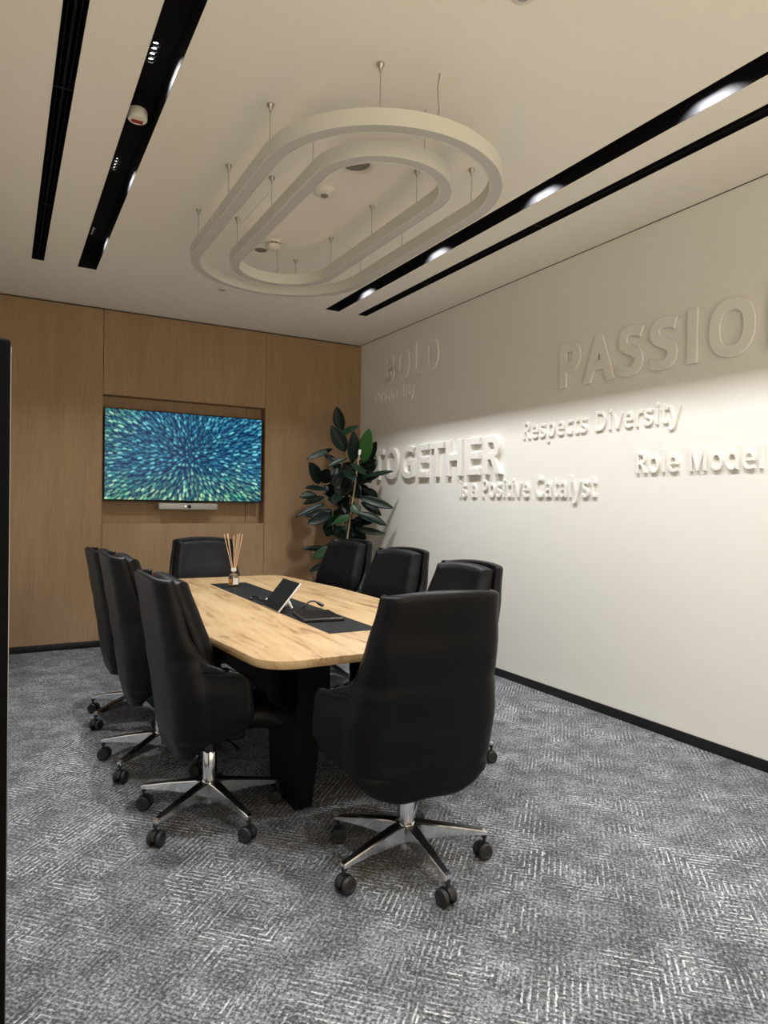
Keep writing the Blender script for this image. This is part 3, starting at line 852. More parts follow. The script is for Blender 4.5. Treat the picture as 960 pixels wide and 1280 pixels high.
def lettering(words, y0, y1, z, cap, extr, bold=0.0, bev=0.003, gap=0.0, space=30, ref=None):
    """relief words (text, label) reading from y0 (left, far) to y1 (right, near), baseline at z"""
    full = ' '.join(wd for wd, lb in words)
    pen, spans, cur = 0.0, [], []
    for ch in full:
        if ch == ' ':
            spans.append(cur); cur = []
            pen += 255 + space
            continue
        adv, spl = GLYPHS[ch]
        cur.append((ch, pen))
        pen += adv + bold * 1.3 + space
    spans.append(cur)
    lo = min(min(q[0::2]) for q in GLYPHS[full[0]][1])
    hi = pen - bold * 1.3 - space - GLYPHS[full[-1]][0] + max(max(q[0::2]) for q in GLYPHS[full[-1]][1])
    lo -= bold; hi += bold
    if ref:                                            # (letter number, y of its right edge) sets the width
        ch, px = spans[0][ref[0]] if spans[0] else (full[0], 0)
        y1 = y0 - (y0 - ref[1]) * (hi - lo) / (px + max(max(q[0::2]) for q in GLYPHS[ch][1]) + bold - lo)
    sx = (y0 - y1) / (hi - lo)
    sz = cap / (573.0 + 2 * bold)
    xw, xf = XR - gap, XR - extr
    def P3(p, x):
        return (x, y0 - (p[0] - lo) * sx, z + (p[1] + bold) * sz)
    cham = bev / sz
    for (wd, lb), span in zip(words, spans):
        b = bmesh.new()
        for ch, px in span:
            cons = [[(q[2 * k] + px, q[2 * k + 1]) for k in range(len(q) // 2)] for q in GLYPHS[ch][1]]
            sign = 1 if area2(max(cons, key=lambda c: abs(area2(c)))) > 0 else -1
            outer = [c for c in cons if area2(c) * sign > 0]
            holes = [c for c in cons if area2(c) * sign < 0]
            for oc in outer:
                grp = [oc] + [h for h in holes if inside(h[0], oc)]
                side = [grow(c, bold * sign) for c in grp]
                face = [grow(c, (bold - cham) * sign) for c in grp]
                if gap:                                # the letter stands off the wall on a smaller spacer
                    rows = [([grow(c, (bold - 14) * sign) for c in grp], XR + 0.001), ([grow(c, (bold - 14) * sign) for c in grp], xw), (side, xw), (side, xf + bev), (face, xf)]
                else:
                    rows = [(side, XR + 0.001), (side, xf + bev), (face, xf)]
                vr = [[[b.verts.new(P3(p, x)) for p in c] for c in cs] for cs, x in rows]
                for A, Bq in zip(vr, vr[1:]):
                    for ca, cb in zip(A, Bq):
                        n = len(ca)
                        for k in range(n):
                            m_ = (k + 1) % n
                            b.faces.new((ca[k], ca[m_], cb[m_], cb[k]))
                flat = [v for c in vr[-1] for v in c]
                for t3 in tessellate_polygon([[Vector((p[0], p[1], 0)) for p in c] for c in face]):
                    try:
                        b.faces.new([flat[k] for k in t3])
                    except ValueError:
                        pass
        o = link('wall_lettering', b, 'plaster', angle=32)
        tag(o, lb, 'wall lettering', 'raised words on the white wall')
lettering([('BOLD', 'raised white word BOLD high on the wall near the corner')], 5.83, 4.88, 2.488, 0.295, 0.018, 42, 0.002, 0.004, 45)
lettering([('Originality', 'small faint raised word under BOLD')], 6.04, 5.27, 2.325, 0.105, 0.006, 10, 0.002)
lettering([('PASSION', 'largest raised white word, PASSION, at the right edge of the wall')], 3.40, 1.71, 2.098, 0.300, 0.020, 34, 0.002, 0.004, 55, (5, 2.035))
lettering([('TOGETHER', 'thick raised white word TOGETHER beside the plant')], 6.02, 4.00, 1.541, 0.300, 0.030, 26, 0.003, 0, 20)
lettering([('Respects', 'raised white word Respects between PASSION and Catalyst'), ('Diversity', 'raised white word Diversity below the word PASSION')], 3.77, 2.46, 1.785, 0.125, 0.012, 15, 0.002)
lettering([('is', 'tiny raised white word is under the end of TOGETHER'), ('a', 'single raised white letter a standing before Positive'), ('Positive', 'raised white word Positive below and right of TOGETHER'), ('Catalyst', 'raised white word Catalyst ending the lowest line on the wall')], 4.54, 3.065, 1.363, 0.138, 0.014, 15, 0.002)
lettering([('Role', 'raised white word Role starting the line at the right edge'), ('Model', 'raised white word Model cut by the right edge of the photo')], 2.755, 1.985, 1.506, 0.125, 0.014, 15, 0.002)

# ------------------------------------------------------------------ table
def rounded_poly(pts, rad, n=8):
    out = []
    m = len(pts)
    for i in range(m):
        p, a, c = Vector(pts[i]), Vector(pts[i - 1]), Vector(pts[(i + 1) % m])
        r = rad[i] if isinstance(rad, (list, tuple)) else rad
        u, v = (a - p).normalized(), (c - p).normalized()
        ang = u.angle(v)
        d = r / math.tan(ang / 2)
        A, Cc = p + u * d, p + v * d
        ctr = p + (u + v).normalized() * (r / math.sin(ang / 2))
        a0 = math.atan2(A.y - ctr.y, A.x - ctr.x)
        a1 = math.atan2(Cc.y - ctr.y, Cc.x - ctr.x)
        da = (a1 - a0 + PI) % (2 * PI) - PI
        for k in range(n + 1):
            t_ = a0 + da * k / n
            out.append((ctr.x + r * math.cos(t_), ctr.y + r * math.sin(t_)))
    return out
TC = (1.305, 3.49)
TZ = 0.75
tb = thing('meeting_table', 'long light oak meeting table with a black centre strip and black base', 'table', (TC[0], TC[1], 0))
hl, he, hm = 1.322, 0.520, 0.605
outline = [(-he, -hl), (he, -hl), (hm, -0.45), (hm, 0.45), (he, hl), (-he, hl), (-hm, 0.45), (-hm, -0.45)]
outline = rounded_poly(outline, [0.13, 0.17, 1.6, 1.6, 0.13, 0.13, 1.6, 1.6], 10)
b = bmesh.new(); add_prism(b, outline, TZ - 0.030, TZ, 0.002, 2)
link('tabletop', b, 'oak', tb)
b = bmesh.new(); add_box(b, -0.105, 0.140, -0.935, 0.935, TZ - 0.002, TZ + 0.0012, 0.0008, 1)
inl = link('centre_strip', b, 'inlay', tb)
for y0 in (-0.62, 0.30):
    b = bmesh.new()
    for e in ((-0.06, 0.06, y0, y0 + 0.002), (-0.06, 0.06, y0 + 0.16, y0 + 0.162), (-0.06, -0.058, y0, y0 + 0.16), (0.058, 0.06, y0, y0 + 0.16)):
        add_box(b, *e, TZ + 0.0008, TZ + 0.0018)
    link('flap_seam', b, 'black', inl)
# splayed slab legs at both ends and a cable trunk between
for sy in (-1, 1):
    for sx in (-1, 1):
        b = bmesh.new()
        yb, yt = sy * 0.72, sy * 0.78
        xb, xt = (-0.185, -0.185) if sx < 0 else (0.235, 0.235)
        add_hexa(b, (xb - 0.040, xb + 0.040, yb - 0.15, yb + 0.15), (xt - 0.078, xt + 0.078, yt - 0.20, yt + 0.20), 0.0, TZ - 0.031, 0.006)
        link('leg', b, 'tablebase', tb)
b = bmesh.new(); add_box(b, -0.15, 0.06, -0.60, 0.62, 0.34, TZ - 0.0305, 0.004)
link('cable_trunk', b, 'tablebase', tb)
b = bmesh.new()
for s in (-1, 1):
    add_box(b, s * 0.30 - 0.02, s * 0.30 + 0.02, -1.05, 1.05, TZ - 0.07, TZ - 0.0305, 0.003)
link('rail', b, 'tablebase', tb)

# ------------------------------------------------------------------ chairs
YB_TAB = [(0.275, -0.125), (0.32, -0.160), (0.42, -0.185), (0.55, -0.202), (0.70, -0.226), (0.85, -0.252), (1.02, -0.282)]
W_TAB = [(0.300, 0.085), (0.315, 0.150), (0.34, 0.205), (0.38, 0.245), (0.45, 0.268), (0.58, 0.275), (0.66, 0.262), (0.72, 0.250), (0.82, 0.235), (0.97, 0.212), (1.02, 0.205)]
WT_TAB = [(0.300, 0.09), (0.34, 0.21), (0.40, 0.262), (0.44, 0.300), (0.50, 0.335), (0.58, 0.335), (0.652, 0.332), (0.664, 0.306), (0.69, 0.268), (0.72, 0.252), (0.82, 0.235), (0.97, 0.209), (1.02, 0.200)]
D_TAB = [(0.275, 0.025), (0.33, 0.045), (0.37, 0.06), (0.39, 0.085), (0.41, 0.15), (0.43, 0.19), (0.46, 0.215), (0.52, 0.226), (0.62, 0.230), (0.646, 0.226), (0.654, 0.214), (0.660, 0.195), (0.668, 0.160), (0.690, 0.118), (0.74, 0.084), (0.80, 0.066), (0.88, 0.056), (1.02, 0.048)]
ZLO, ZHI = 0.302, 1.005
def shell_pt(u, v):
    z = ZLO + (ZHI - ZLO) * v
    yb = lerp_tab(YB_TAB, z); wd = lerp_tab(W_TAB, z); wt = lerp_tab(WT_TAB, z); dp = lerp_tab(D_TAB, z)
    s = 2 * u - 1
    sg = 1 if s >= 0 else -1
    s = abs(s)
    rc = min(0.085, wd * 0.6, max(dp, 0.02) * 0.8)
    l1 = wd - rc; l2 = rc * PI / 2; l3 = max(dp - rc, 0.001)
    # same share of the parameter for each stretch on every row keeps the grid even
    k1, k2 = 0.34, 0.58
    bow = 0.030
    if s < k1:
        x = l1 * s / k1; y = yb
    elif s < k2:
        a = (s - k1) / (k2 - k1) * PI / 2
        x = l1 + rc * math.sin(a); y = yb + rc - rc * math.cos(a)
    else:
        q = (s - k2) / (1 - k2)
        x = wd + (wt - wd) * q; y = yb + rc + l3 * q
    y += bow * (x / max(wd, 0.05)) ** 2 * (1 if z > 0.45 else max(0, (z - 0.3) / 0.15))
    crown = 0.016 * (1 - (min(1, abs(x) / 0.22)) ** 2) if z > 0.9 else 0.0
    crown *= max(0.0, (z - 0.9) / 0.1)
    return (sg * x, y, z + crown)
def shell_half(u, v, P):
    return 0.017
def back_pt(u, v):
    z = 0.44 + (0.995 - 0.44) * v
    yb = lerp_tab(YB_TAB, z)
    wd = min(lerp_tab(W_TAB, z), 0.245) - 0.007
    s = 2 * u - 1
    x = wd * s
    belly = 0.030 * math.exp(-((z - 0.60) / 0.10) ** 2) + 0.055 * math.exp(-((z - 0.74) / 0.16) ** 2)
    y = yb + 0.068 + belly * (1 - 0.4 * s * s) + 0.040 * abs(s) ** 3
    crown = 0.016 * (1 - s * s) * max(0.0, (z - 0.9) / 0.1)
    return (x, y, z + crown)

def chair_parts():
    parts = []                                   # (name, mesh object, children)
    b = bmesh.new()
    us = [0.5 - 0.5 * math.cos(PI * i / 56) for i in range(57)]
    vs = [0.0, 0.002, 0.006, 0.012, 0.02, 0.03] + [0.04 + 0.92 * i / 50 for i in range(51)] + [0.97, 0.98, 0.988, 0.994, 0.998, 1.0]
    vs = sorted(vs + [(z - ZLO) / (ZHI - ZLO) for z in [0.395 + 0.0045 * i for i in range(9)] + [0.6405 + 0.0032 * i for i in range(16)]])
    us2 = sorted(set([round(x, 5) for x in [i / 60 for i in range(61)] + [0.001, 0.003, 0.006, 0.010, 0.999, 0.997, 0.994, 0.990]]))
    inflate(b, shell_pt, 0, 0, shell_half, us2, vs)
    return b

def make_chair(label):
    t = thing('office_chair', label, 'chair', (0, 0, 0), 0, 'black leather chairs around the table')
    link('shell', chair_parts(), 'leather', t, angle=80)
    b = bmesh.new()
    inflate(b, back_pt, 36, 40, lambda u, v, P: 0.046)
    link('back_cushion', b, 'leather', t, angle=80)
    # seat cushion
    b = bmesh.new()
    def seat_pt(u, v):
        x = (0.215 + 0.045 * v) * (2 * u - 1)
        y = -0.125 + 0.345 * v
        z = 0.455 - 0.03 * max(0, (v - 0.72) / 0.28) ** 2 - 0.012 * (1 - (2 * u - 1) ** 2) * (1 - v)
        return (x, y, z)
    inflate(b, seat_pt, 30, 34, lambda u, v, P: 0.048)
    link('seat', b, 'leather', t, angle=80)
    # padded arm tops
    for s in (-1, 1):
        b = bmesh.new()
        def pad_pt(u, v):
            z = 0.45 + 0.208 * v
            y0_ = lerp_tab(YB_TAB, z) + 0.085
            y1_ = lerp_tab(YB_TAB, min(z, 0.62)) + 0.220
            xo = lerp_tab(W_TAB, min(z, 0.6)) + (lerp_tab(WT_TAB, min(z, 0.6)) - lerp_tab(W_TAB, min(z, 0.6))) * u
            return (s * (xo - 0.038), y0_ + (y1_ - y0_) * u, z)
        inflate(b, pad_pt, 24, 26, lambda u, v, P: 0.024)
        link('arm_pad', b, 'leather', t, angle=60)
    # under-seat plate and tilt mechanism
    b = bmesh.new()
    add_box(b, -0.16, 0.16, -0.03, 0.26, 0.385, 0.415, 0.012, 3)
    link('seat_pan', b, 'plastic', t)
    b = bmesh.new()
    add_box(b, -0.07, 0.07, -0.10, 0.13, 0.315, 0.386, 0.015, 3)
    add_tube(b, [(0.05, 0.03, 0.345), (0.20, 0.04, 0.350), (0.25, 0.045, 0.340)], [0.006, 0.006, 0.009], 8)
    link('tilt_mechanism', b, 'darkmetal', t)
    return t

def make_base(t, a0):
    """column, five-spoke base and casters, turned by a0"""
    b = bmesh.new()
    add_lathe(b, [(0, 0.06), (0.031, 0.06), (0.031, 0.105), (0.034, 0.118), (0.034, 0.145), (0.029, 0.150), (0.029, 0.265), (0.027, 0.270), (0.0, 0.270)], 28)
    link('column', b, 'chrome', t)
    b = bmesh.new()
    add_lathe(b, [(0, 0.269), (0.020, 0.269), (0.020, 0.33), (0, 0.33)], 20)
    link('gas_lift', b, 'plastic', t)
    for i in range(5):
        a = a0 + 2 * PI * i / 5
        m = Matrix.Rotation(a, 4, 'Z')
        # spoke: wedge tapering outwards
        q = bmesh.new()
        sec = []
        for r, wv, z0, z1 in ((0.024, 0.023, 0.085, 0.148), (0.06, 0.022, 0.088, 0.146), (0.18, 0.017, 0.092, 0.126), (0.29, 0.0125, 0.086, 0.104), (0.300, 0.011, 0.084, 0.100)):
            c = 0.003
            sec.append([q.verts.new(m @ Vector((r, y, z))) for y, z in ((-wv, z0 + c), (-wv, z1 - c), (-wv + c, z1), (wv - c, z1), (wv, z1 - c), (wv, z0 + c), (wv - c, z0), (-wv + c, z0))])
        for A, Bq in zip(sec, sec[1:]):
            for k in range(8):
                j = (k + 1) % 8
                q.faces.new((A[k], A[j], Bq[j], Bq[k]))
        q.faces.new(sec[0]); q.faces.new(sec[-1][::-1])
        sp = link('base_spoke', q, 'chrome', t, angle=30)
        # black top insert of the spoke
        q = bmesh.new()
        sec = []
        for r, wv, z in ((0.036, 0.018, 0.1485), (0.06, 0.018, 0.1472), (0.18, 0.0135, 0.1272), (0.285, 0.0095, 0.1060)):
            sec.append([q.verts.new(m @ Vector((r, y, zz))) for y, zz in ((-wv, z - 0.002), (-wv, z), (wv, z), (wv, z - 0.002))])
        for A, Bq in zip(sec, sec[1:]):
            for k in range(4):
                j = (k + 1) % 4
                q.faces.new((A[k], A[j], Bq[j], Bq[k]))
        q.faces.new(sec[0]); q.faces.new(sec[-1][::-1])
        link('spoke_insert', q, 'tvframe', sp, angle=30)
        # caster: stem, hood and two wheels
        cx, cy = 0.293 * math.cos(a), 0.293 * math.sin(a)
        rnd = random.Random(int((a * 100 + cx * 999)))
        ca = a + PI / 2 + rnd.uniform(-0.5, 0.5)
        mm = Matrix.Translation((cx, cy, 0)) @ Matrix.Rotation(ca, 4, 'Z')
        q = bmesh.new()
        add_lathe(q, [(0, 0.045), (0.0055, 0.045), (0.0055, 0.074), (0.010, 0.075), (0.010, 0.090), (0, 0.090)], 14, (0, 0, 0), mm)
        # hood over the wheels (axis along local x)
        hb = bmesh.new()
        n = 14
        for sgn in (0,):
            A, Bq = [], []
            for k in range(n + 1):
                th = PI * k / n
                A.append((0.0305 * math.cos(th), 0.031 + 0.0305 * math.sin(th)))
            lo = [hb.verts.new((-0.008, y + 0.006, z)) for y, z in A]
            hi = [hb.verts.new((0.008, y + 0.006, z)) for y, z in A]
            hb.faces.new(lo); hb.faces.new(hi[::-1])
            for k in range(n):
                hb.faces.new((lo[k], lo[k + 1], hi[k + 1], hi[k]))
            hb.faces.new((lo[0], hi[0], hi[-1], lo[-1]))
        join(q, hb, mm)
        cs = link('caster', q, 'plastic', t, angle=35)
        for s in (-1, 1):
            q = bmesh.new()
            wm = mm @ Matrix.Translation((s * 0.0095, 0.006, 0.0295)) @ Matrix.Rotation(R(90) * s, 4, 'Y')
            add_lathe(q, [(0, 0.0), (0.0255, 0.0), (0.0295, 0.004), (0.0295, 0.012), (0.0265, 0.0165), (0.017, 0.0175), (0.015, 0.0155), (0.006, 0.0160), (0.0, 0.0165)], 28, (0, 0, 0), wm)
            link('wheel', q, 'rubber', cs, angle=35)

def kids(o):
    return [c for c in bpy.data.objects if c.parent == o]
def copy_tree(o, parent=None):
    c = o.copy()
    col.objects.link(c)
    if parent is not None:
        c.parent = parent
    for ch in KID.get(o.name, []):
        copy_tree(ch, c)
    return c

proto = make_chair('black leather chair at the near end of the table, seen from behind')
make_base(proto, R(266))
KID = {}
for o in list(bpy.data.objects):
    if o.parent is not None:
        KID.setdefault(o.parent.name, []).append(o)
BASE_NAMES = ('column', 'base_spoke', 'caster')
def place(o, x, y, face, base_face, dz):
    """face: heading of the seat (degrees from +x); base_face: heading of one spoke"""
    o.location = (x, y, 0)
    o.rotation_euler = (0, 0, R(face - 90))
    for ch in [c for c in bpy.data.objects if c.parent == o]:
        nm = ch.name.split('.')[0]
        if nm in BASE_NAMES:
            ch.rotation_euler = (0, 0, R(base_face - 266 - (face - 90)))
        else:
            ch.location = (0, 0, dz)
CH_LIST = [
    (1.285, 2.06, 87, 266, 0.0, None),
    (0.755, 2.75, 0, 213, 0.0, 'black leather chair on the left side of the table, closest to the camera'),
    (0.700, 3.44, -2, 221, 0.030, 'black leather chair in the middle of the left row, between two others'),
    (0.715, 4.22, 0, 212, 0.0, 'black leather chair at the far end of the left row, mostly hidden'),
    (1.335, 4.95, 268, 60, 0.0, 'black leather chair at the far end of the table, before the wood wall'),
    (1.905, 2.80, 184, 262, -0.01, 'black leather chair on the right side, half behind the near end chair'),
    (2.03, 3.65, 191, 135, 0.0, 'black leather chair in the middle of the right row, against the white wall'),
    (2.055, 4.43, 192, 280, 0.01, 'black leather chair on the right side in front of the plant'),
]
for i, (x, y, f, bf, dz, lab) in enumerate(CH_LIST):
    if i == 0:
        continue
    o = copy_tree(proto)
    o['label'] = lab
    place(o, x, y, f, bf, dz)
place(proto, *CH_LIST[0][:5])

# ------------------------------------------------------------------ things on the table
ZT = TZ + 0.0012
# reed diffuser
rd = thing('reed_diffuser', 'glass reed diffuser with amber liquid and pale sticks on the black strip', 'reed diffuser', (1.305, 4.247, ZT))
b = bmesh.new()
add_lathe(b, [(0, 0), (0.030, 0), (0.033, 0.003), (0.033, 0.066), (0.029, 0.076), (0.014, 0.084), (0.012, 0.088), (0.012, 0.100), (0.0105, 0.100), (0.0105, 0.088), (0.027, 0.074), (0.0308, 0.066), (0.0308, 0.005), (0, 0.005)], 40)
link('bottle', b, 'bottle', rd)
b = bmesh.new()
add_lathe(b, [(0, 0.0055), (0.0304, 0.0055), (0.0304, 0.050), (0, 0.050)], 36)
link('liquid', b, 'amber', rd)
b = bmesh.new()
add_lathe(b, [(0.0125, 0.098), (0.0165, 0.098), (0.0165, 0.118), (0.0125, 0.118), (0.0125, 0.098)], 28)
link('collar', b, 'paper', rd)
b = bmesh.new()
a0 = math.atan2(-4.247, -1.305) + 0.45
n = 10
rows = []
for i in range(n + 1):
    a = a0 + (i / n - 0.5) * 1.15
    rows.append([b.verts.new((r * math.cos(a), r * math.sin(a), z)) for r, z in ((0.0334, 0.014), (0.0334, 0.056), (0.0331, 0.056), (0.0331, 0.014))])
for A, Bq in zip(rows, rows[1:]):
    for k in range(4):
        j = (k + 1) % 4
        b.faces.new((A[k], A[j], Bq[j], Bq[k]))
b.faces.new(rows[0]); b.faces.new(rows[-1][::-1])
link('label', b, 'paper', rd)
for dx, dy, top in ((-0.062, 0.0, 0.335), (-0.050, 0.02, 0.338), (-0.034, -0.015, 0.342), (-0.012, 0.03, 0.326), (0.034, 0.0, 0.343), (0.046, 0.02, 0.340), (0.030, -0.03, 0.338)):
    b = bmesh.new()
    bx, by = -dx * 0.30, -dy * 0.30
    add_tube(b, [(bx * 0.7, by * 0.7, 0.012), (dx * RT.x * 1.05 + dy * 0.5, dx * RT.y * 1.05 + dy * 0.5, top)], 0.0026, 7)
    link('reed', b, 'reed', rd)

# tilted touch panel on a white stand
tp = thing('touch_panel', 'tilted black touch panel on a white stand in the middle of the table', 'touch panel', (1.27, 3.26, ZT))
# panel frame: lower edge from (331,760) to (352,766) px, upper edge further back
A0 = Vector((1.197, 3.386, TZ + 0.006)); A1 = Vector((1.190, 3.140, TZ + 0.006))
ex = (A1 - A0).normalized()
WID = (A1 - A0).length
nrm0 = ex.cross(Vector((0, 0, 1))).normalized()
if nrm0.x > 0:
    nrm0 = -nrm0                                  # faces the left row
back = -nrm0
ey = (Vector((0, 0, 1)) * math.sin(R(50)) + back * math.cos(R(50))).normalized()
ez = ex.cross(ey)
pm = Matrix.Identity(4)
for i in range(3):
    pm[i][0], pm[i][1], pm[i][2], pm[i][3] = ex[i], ey[i], ez[i], A0[i]
TH = 0.18
sgn = 1 if ez.dot(nrm0) > 0 else -1
inv = Matrix.Translation((-1.27, -3.26, -ZT))
b = bmesh.new(); q = bmesh.new(); add_box(q, 0, WID, 0, TH, min(0, -sgn * 0.011), max(0, -sgn * 0.011), 0.004, 3); join(b, q, inv @ pm)
link('body', b, 'whitebody', tp)
b = bmesh.new(); q = bmesh.new(); add_box(q, 0.0015, WID - 0.0015, 0.0015, TH - 0.0015, min(-sgn * 0.001, sgn * 0.0008), max(-sgn * 0.001, sgn * 0.0008)); join(b, q, inv @ pm)
link('glass_face', b, 'blackglass', tp)
b = bmesh.new()
cbase = (A0 + A1) / 2 + back * 0.10
P1 = pm @ Vector((WID * 0.5, TH * 0.45, -sgn * 0.027))
for side in (-0.035, 0.055):
    add_tube(b, [inv @ (P1 + ex * side * 0.4), inv @ (P1 * 0.45 + (cbase + ex * side) * 0.55 + Vector((0, 0, 0.012))), inv @ Vector((cbase.x + ex.x * side, cbase.y + ex.y * side, ZT + 0.006))], [0.013, 0.011, 0.006], 10)
add_tube(b, [inv @ (P1 - ex * 0.03), inv @ (P1 + ex * 0.03)], 0.014, 10)
link('stand', b, 'whitebody', tp)

# cables
def cable(name, label, pts, rad, mat, cat='cable', plug=True):
    pts = [Vector(p) for p in pts]
    out = []
    n = len(pts)
    for i in range(n - 1):
        p0, p1, p2, p3 = pts[max(i - 1, 0)], pts[i], pts[i + 1], pts[min(i + 2, n - 1)]
        for k in range(8):
            s = k / 8
            out.append(0.5 * ((2 * p1) + (p2 - p0) * s + (2 * p0 - 5 * p1 + 4 * p2 - p3) * s * s + (3 * p1 - p0 - 3 * p2 + p3) * s ** 3))
    out.append(pts[-1])
    b = bmesh.new()
    add_tube(b, out, rad, 8)
    if not plug:
        return tag(link(name, b, mat), label, cat)
    t = thing(name, label, cat)
    link('cord', b, mat, t)
    b = bmesh.new()
    d = (out[-1] - out[-4]).normalized()
    add_tube(b, [out[-1] - d * 0.004, out[-1] + d * 0.006, out[-1] + d * 0.032, out[-1] + d * 0.036], [0.005, 0.009, 0.009, 0.006], 10)
    link('plug', b, 'plastic', t)
    return t
cable('power_cord', 'dark cord arching up behind the touch panel on the table', [(1.342, 3.19, ZT + 0.006), (1.36, 3.19, ZT + 0.02), (1.385, 3.21, ZT + 0.032), (1.42, 3.225, ZT + 0.034), (1.438, 3.215, ZT + 0.026)], 0.0045, 'darkmetal')
cable('data_cable', 'dark coiled cable with a plug on the strip left of the touch panel', [(1.27, 3.50, ZT + 0.005), (1.25, 3.56, ZT + 0.006), (1.262, 3.64, ZT + 0.012), (1.24, 3.70, ZT + 0.010), (1.225, 3.66, ZT + 0.006)], 0.006, 'plastic')
wa = bmesh.new()
add_box(wa, -0.020, 0.020, -0.035, 0.035, 0, 0.016, 0.005, 3)
o = link('adapter', wa, 'whitebody'); o.location = (1.300, 3.52, ZT); o.rotation_euler = (0, 0, R(20))
tag(o, 'small white adapter lying left of the touch panel', 'adapter')

# flat black tablet at the near end of the strip
ft = thing('tablet', 'flat black tablet lying at the near end of the black strip', 'tablet', (1.315, 2.94, ZT), R(-8))
b = bmesh.new(); add_box(b, -0.095, 0.095, -0.125, 0.125, 0.0, 0.016, 0.005, 3); link('body', b, 'plastic', ft)
b = bmesh.new(); add_box(b, -0.088, 0.088, -0.118, 0.118, 0.0155, 0.0168); link('glass_face', b, 'blackglass', ft)

# ------------------------------------------------------------------ black panel at the left edge and the metal post behind it
bp = thing('standing_panel', 'tall narrow black panel edge standing at the left edge of the photo', 'panel', (-0.14, 1.5, 0))
b = bmesh.new(); add_box(b, -0.17, 0.152, -0.03, 0.03, 0.03, 1.603, 0.006, 3); link('board', b, 'panelblack', bp)
b = bmesh.new(); add_box(b, 0.1515, 0.1535, -0.022, 0.022, 0.05, 1.59, 0.0008, 1); link('edge_strip', b, 'steel', bp)
b = bmesh.new(); add_box(b, -0.16, 0.12, -0.15, 0.15, 0.0, 0.031, 0.006, 2); link('foot', b, 'black', bp)
ps = thing('metal_post', 'slim dark metal post with a bright tip in front of the wood wall', 'post', (0.042, 6.02, 0))
b = bmesh.new(); add_lathe(b, [(0, 0.02), (0.010, 0.02), (0.010, 0.66), (0, 0.66)], 14); link('rod', b, 'darkmetal', ps)
b = bmesh.new(); add_lathe(b, [(0, 0.655), (0.012, 0.658), (0.017, 0.672), (0.012, 0.686), (0, 0.690)], 16); link('tip', b, 'brass', ps)
b = bmesh.new(); add_lathe(b, [(0, 0), (0.022, 0), (0.022, 0.012), (0.012, 0.022), (0, 0.022)], 18); link('foot', b, 'rubber', ps)

# ------------------------------------------------------------------ rubber plant in the corner
PX, PY = 2.80, 5.80
pt = thing('rubber_plant', 'tall dark green rubber plant in the corner behind the chairs', 'plant', (PX, PY, 0))
b = bmesh.new()
add_lathe(b, [(0, 0.0), (0.14, 0.0), (0.145, 0.01), (0.175, 0.33), (0.18, 0.345), (0.165, 0.345), (0.160, 0.31), (0.0, 0.31)], 40)
link('planter', b, 'pot', pt)
b = bmesh.new()
add_lathe(b, [(0, 0.318), (0.08, 0.322), (0.162, 0.312), (0.162, 0.305), (0, 0.305)], 30)
link('soil', b, 'soil', pt)
def pix(px, py, depth):
    """point at a given distance along the view axis (used to read leaf positions off the photo)"""
    return Vector((0, 0, 1.3)) + (FW + RT * ((px - 480) / F_PX) - UP * ((py - 640) / F_PX)) * depth
D0 = FW.x * PX + FW.y * PY + FW.z * (1.3 - 1.3)
def Z8(x, y):
    return 350 + x / 5.331, 490 + y / 5.333
rnd = random.Random(4)
def leaf_mesh(bm, uvl, base, tip, width, tone, facing, droop=0.12, fold=0.18):
    base, tip = Vector(base), Vector(tip)
    ax = tip - base
    L = ax.length
    t_ = ax / L
    nrm = (facing - t_ * facing.dot(t_))
    nrm = nrm.normalized() if nrm.length > 1e-4 else Vector((0, 0, 1))
    sd = t_.cross(nrm).normalized()
    n, m = 12, 6
    G = []
    for i in range(n + 1):
        s = i / n
        wv = width / 2 * (math.sin(PI * min(1, s * 0.96 + 0.02)) ** 0.75) * (1 - 0.12 * s)
        if s > 0.93:
            wv *= max(0.0, (1 - s) / 0.07) * 0.9 + 0.02
        row = []
        for j in range(m + 1):
            k = 2 * j / m - 1
            lift = fold * abs(k) ** 1.5 * wv - droop * L * (s * s) + droop * L * s * 0.9
            p = base + t_ * (L * s) + sd * (k * wv) + nrm * lift
            v = bm.verts.new(p)
            v[uvl] = Vector((k, s, tone))
            row.append(v)
        G.append(row)
    for i in range(n):
        for j in range(m):
            try:
                bm.faces.new((G[i][j], G[i][j + 1], G[i + 1][j + 1], G[i + 1][j]))
            except ValueError:
                pass
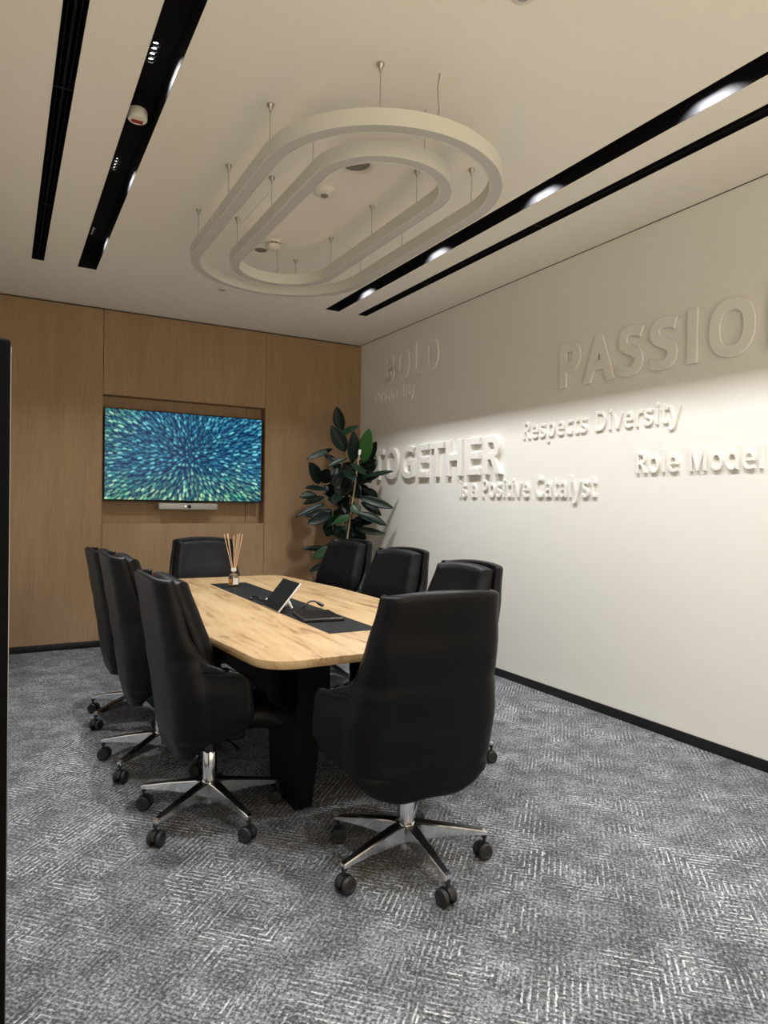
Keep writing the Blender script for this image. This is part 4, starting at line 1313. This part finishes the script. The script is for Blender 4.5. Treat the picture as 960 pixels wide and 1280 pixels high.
LEAVES = [  # base x,y, tip x,y (enlarged crop), width, tone, depth offset, face tilt
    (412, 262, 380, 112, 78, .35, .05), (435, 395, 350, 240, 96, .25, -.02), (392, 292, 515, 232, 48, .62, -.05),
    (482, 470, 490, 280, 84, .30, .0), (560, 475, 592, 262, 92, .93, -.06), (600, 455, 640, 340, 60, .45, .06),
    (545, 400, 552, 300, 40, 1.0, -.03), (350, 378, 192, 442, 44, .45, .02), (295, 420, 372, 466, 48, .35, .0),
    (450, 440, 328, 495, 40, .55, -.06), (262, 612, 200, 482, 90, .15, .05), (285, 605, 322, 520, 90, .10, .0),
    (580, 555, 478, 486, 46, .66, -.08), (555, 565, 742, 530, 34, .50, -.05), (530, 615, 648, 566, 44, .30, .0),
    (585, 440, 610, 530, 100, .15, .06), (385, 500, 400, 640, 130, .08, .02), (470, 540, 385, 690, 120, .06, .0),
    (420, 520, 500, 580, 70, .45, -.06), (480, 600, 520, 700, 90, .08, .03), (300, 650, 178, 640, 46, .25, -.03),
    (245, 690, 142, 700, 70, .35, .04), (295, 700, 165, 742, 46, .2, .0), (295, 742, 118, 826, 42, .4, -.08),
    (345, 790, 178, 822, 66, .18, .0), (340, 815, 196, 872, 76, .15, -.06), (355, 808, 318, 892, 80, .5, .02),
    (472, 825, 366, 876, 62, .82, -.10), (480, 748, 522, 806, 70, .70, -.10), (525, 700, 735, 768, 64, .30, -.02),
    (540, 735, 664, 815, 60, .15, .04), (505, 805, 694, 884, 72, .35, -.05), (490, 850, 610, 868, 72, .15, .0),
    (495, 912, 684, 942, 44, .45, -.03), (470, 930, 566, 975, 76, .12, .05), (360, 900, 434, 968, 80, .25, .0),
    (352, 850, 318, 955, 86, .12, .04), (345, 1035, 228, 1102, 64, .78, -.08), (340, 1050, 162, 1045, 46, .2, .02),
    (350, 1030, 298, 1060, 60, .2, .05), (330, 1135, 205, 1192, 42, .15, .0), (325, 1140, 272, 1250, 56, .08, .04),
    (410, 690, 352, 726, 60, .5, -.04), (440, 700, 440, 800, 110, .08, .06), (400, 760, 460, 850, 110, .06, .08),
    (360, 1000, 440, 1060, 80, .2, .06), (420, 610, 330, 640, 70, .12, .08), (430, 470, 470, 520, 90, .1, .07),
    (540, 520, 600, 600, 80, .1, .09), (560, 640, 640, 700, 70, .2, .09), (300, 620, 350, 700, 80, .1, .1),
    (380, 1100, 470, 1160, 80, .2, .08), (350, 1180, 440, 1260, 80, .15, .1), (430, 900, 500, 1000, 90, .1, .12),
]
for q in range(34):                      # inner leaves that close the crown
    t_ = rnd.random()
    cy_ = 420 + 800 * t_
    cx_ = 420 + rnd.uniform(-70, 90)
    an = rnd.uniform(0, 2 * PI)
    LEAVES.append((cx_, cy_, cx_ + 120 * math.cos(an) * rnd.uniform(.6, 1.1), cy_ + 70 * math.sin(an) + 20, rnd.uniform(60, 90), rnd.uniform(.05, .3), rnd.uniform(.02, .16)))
inv = Matrix.Translation((-PX, -PY, 0))
b = bmesh.new()
uvl = b.verts.layers.float_vector.new('leafuv')
for bx, by, tx, ty, wd, tone, do in LEAVES:
    dd = D0 + do * 1.3
    p0 = pix(*Z8(bx, by), dd + 0.03)
    p1 = pix(*Z8(tx, ty), dd - 0.05 + rnd.uniform(-0.06, 0.06))
    p0.x = min(p0.x, XR - 0.08); p1.x = min(p1.x, XR - 0.05)
    p0.y = min(p0.y, YB - 0.08); p1.y = min(p1.y, YB - 0.05)
    fc = (-FW + Vector((rnd.uniform(-0.35, 0.35), rnd.uniform(-0.2, 0.2), rnd.uniform(0.15, 0.8)))).normalized()
    p1 = p0 + (p1 - p0) * 1.10
    p1.x = min(p1.x, XR - 0.04); p1.y = min(p1.y, YB - 0.04)
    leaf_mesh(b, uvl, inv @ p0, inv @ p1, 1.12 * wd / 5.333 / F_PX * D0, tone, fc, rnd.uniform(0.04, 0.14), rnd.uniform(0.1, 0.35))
fo = link('foliage', b, 'leaf', pt, angle=80)
md = fo.modifiers.new('leaf_thickness', 'SOLIDIFY'); md.thickness = 0.0012
def stem(pts, r0, r1):
    b = bmesh.new()
    P = [Vector((0.0, 0.0, 0.30)) + Vector((rnd.uniform(-.04, .04), rnd.uniform(-.04, .04), 0))] + [inv @ pix(*Z8(x, y), D0 + d) for x, y, d in pts]
    n = len(P)
    add_tube(b, P, [r0 + (r1 - r0) * i / (n - 1) for i in range(n)], 8)
    link('stem', b, 'bark', pt)
stem([(400, 1150, 0.03), (440, 900, 0.03), (470, 700, 0.03), (500, 520, 0.02), (560, 440, 0.0)], 0.011, 0.005)
stem([(370, 1150, 0.0), (355, 950, 0.02), (350, 780, 0.03), (400, 560, 0.03), (430, 400, 0.02), (415, 250, 0.02)], 0.010, 0.004)
stem([(350, 1100, 0.06), (330, 900, 0.06), (300, 740, 0.03), (280, 600, 0.03)], 0.008, 0.004)
b = bmesh.new()
sp0 = inv @ pix(*Z8(450, 960), D0 - 0.06); sp1 = inv @ pix(*Z8(528, 420), D0 - 0.10)
dirn = (sp1 - sp0).normalized()
bot = sp0 + dirn * ((0.31 - sp0.z) / dirn.z)
add_tube(b, [bot, sp1], 0.008, 10)
stk = link('support_stake', b, 'stake', pt)
b = bmesh.new()
add_tube(b, [sp1 - dirn * 0.002, sp1 + dirn * 0.01, sp1 + dirn * 0.05], [0.009, 0.0135, 0.013], 12)
link('stake_cap', b, 'stakecap', stk)
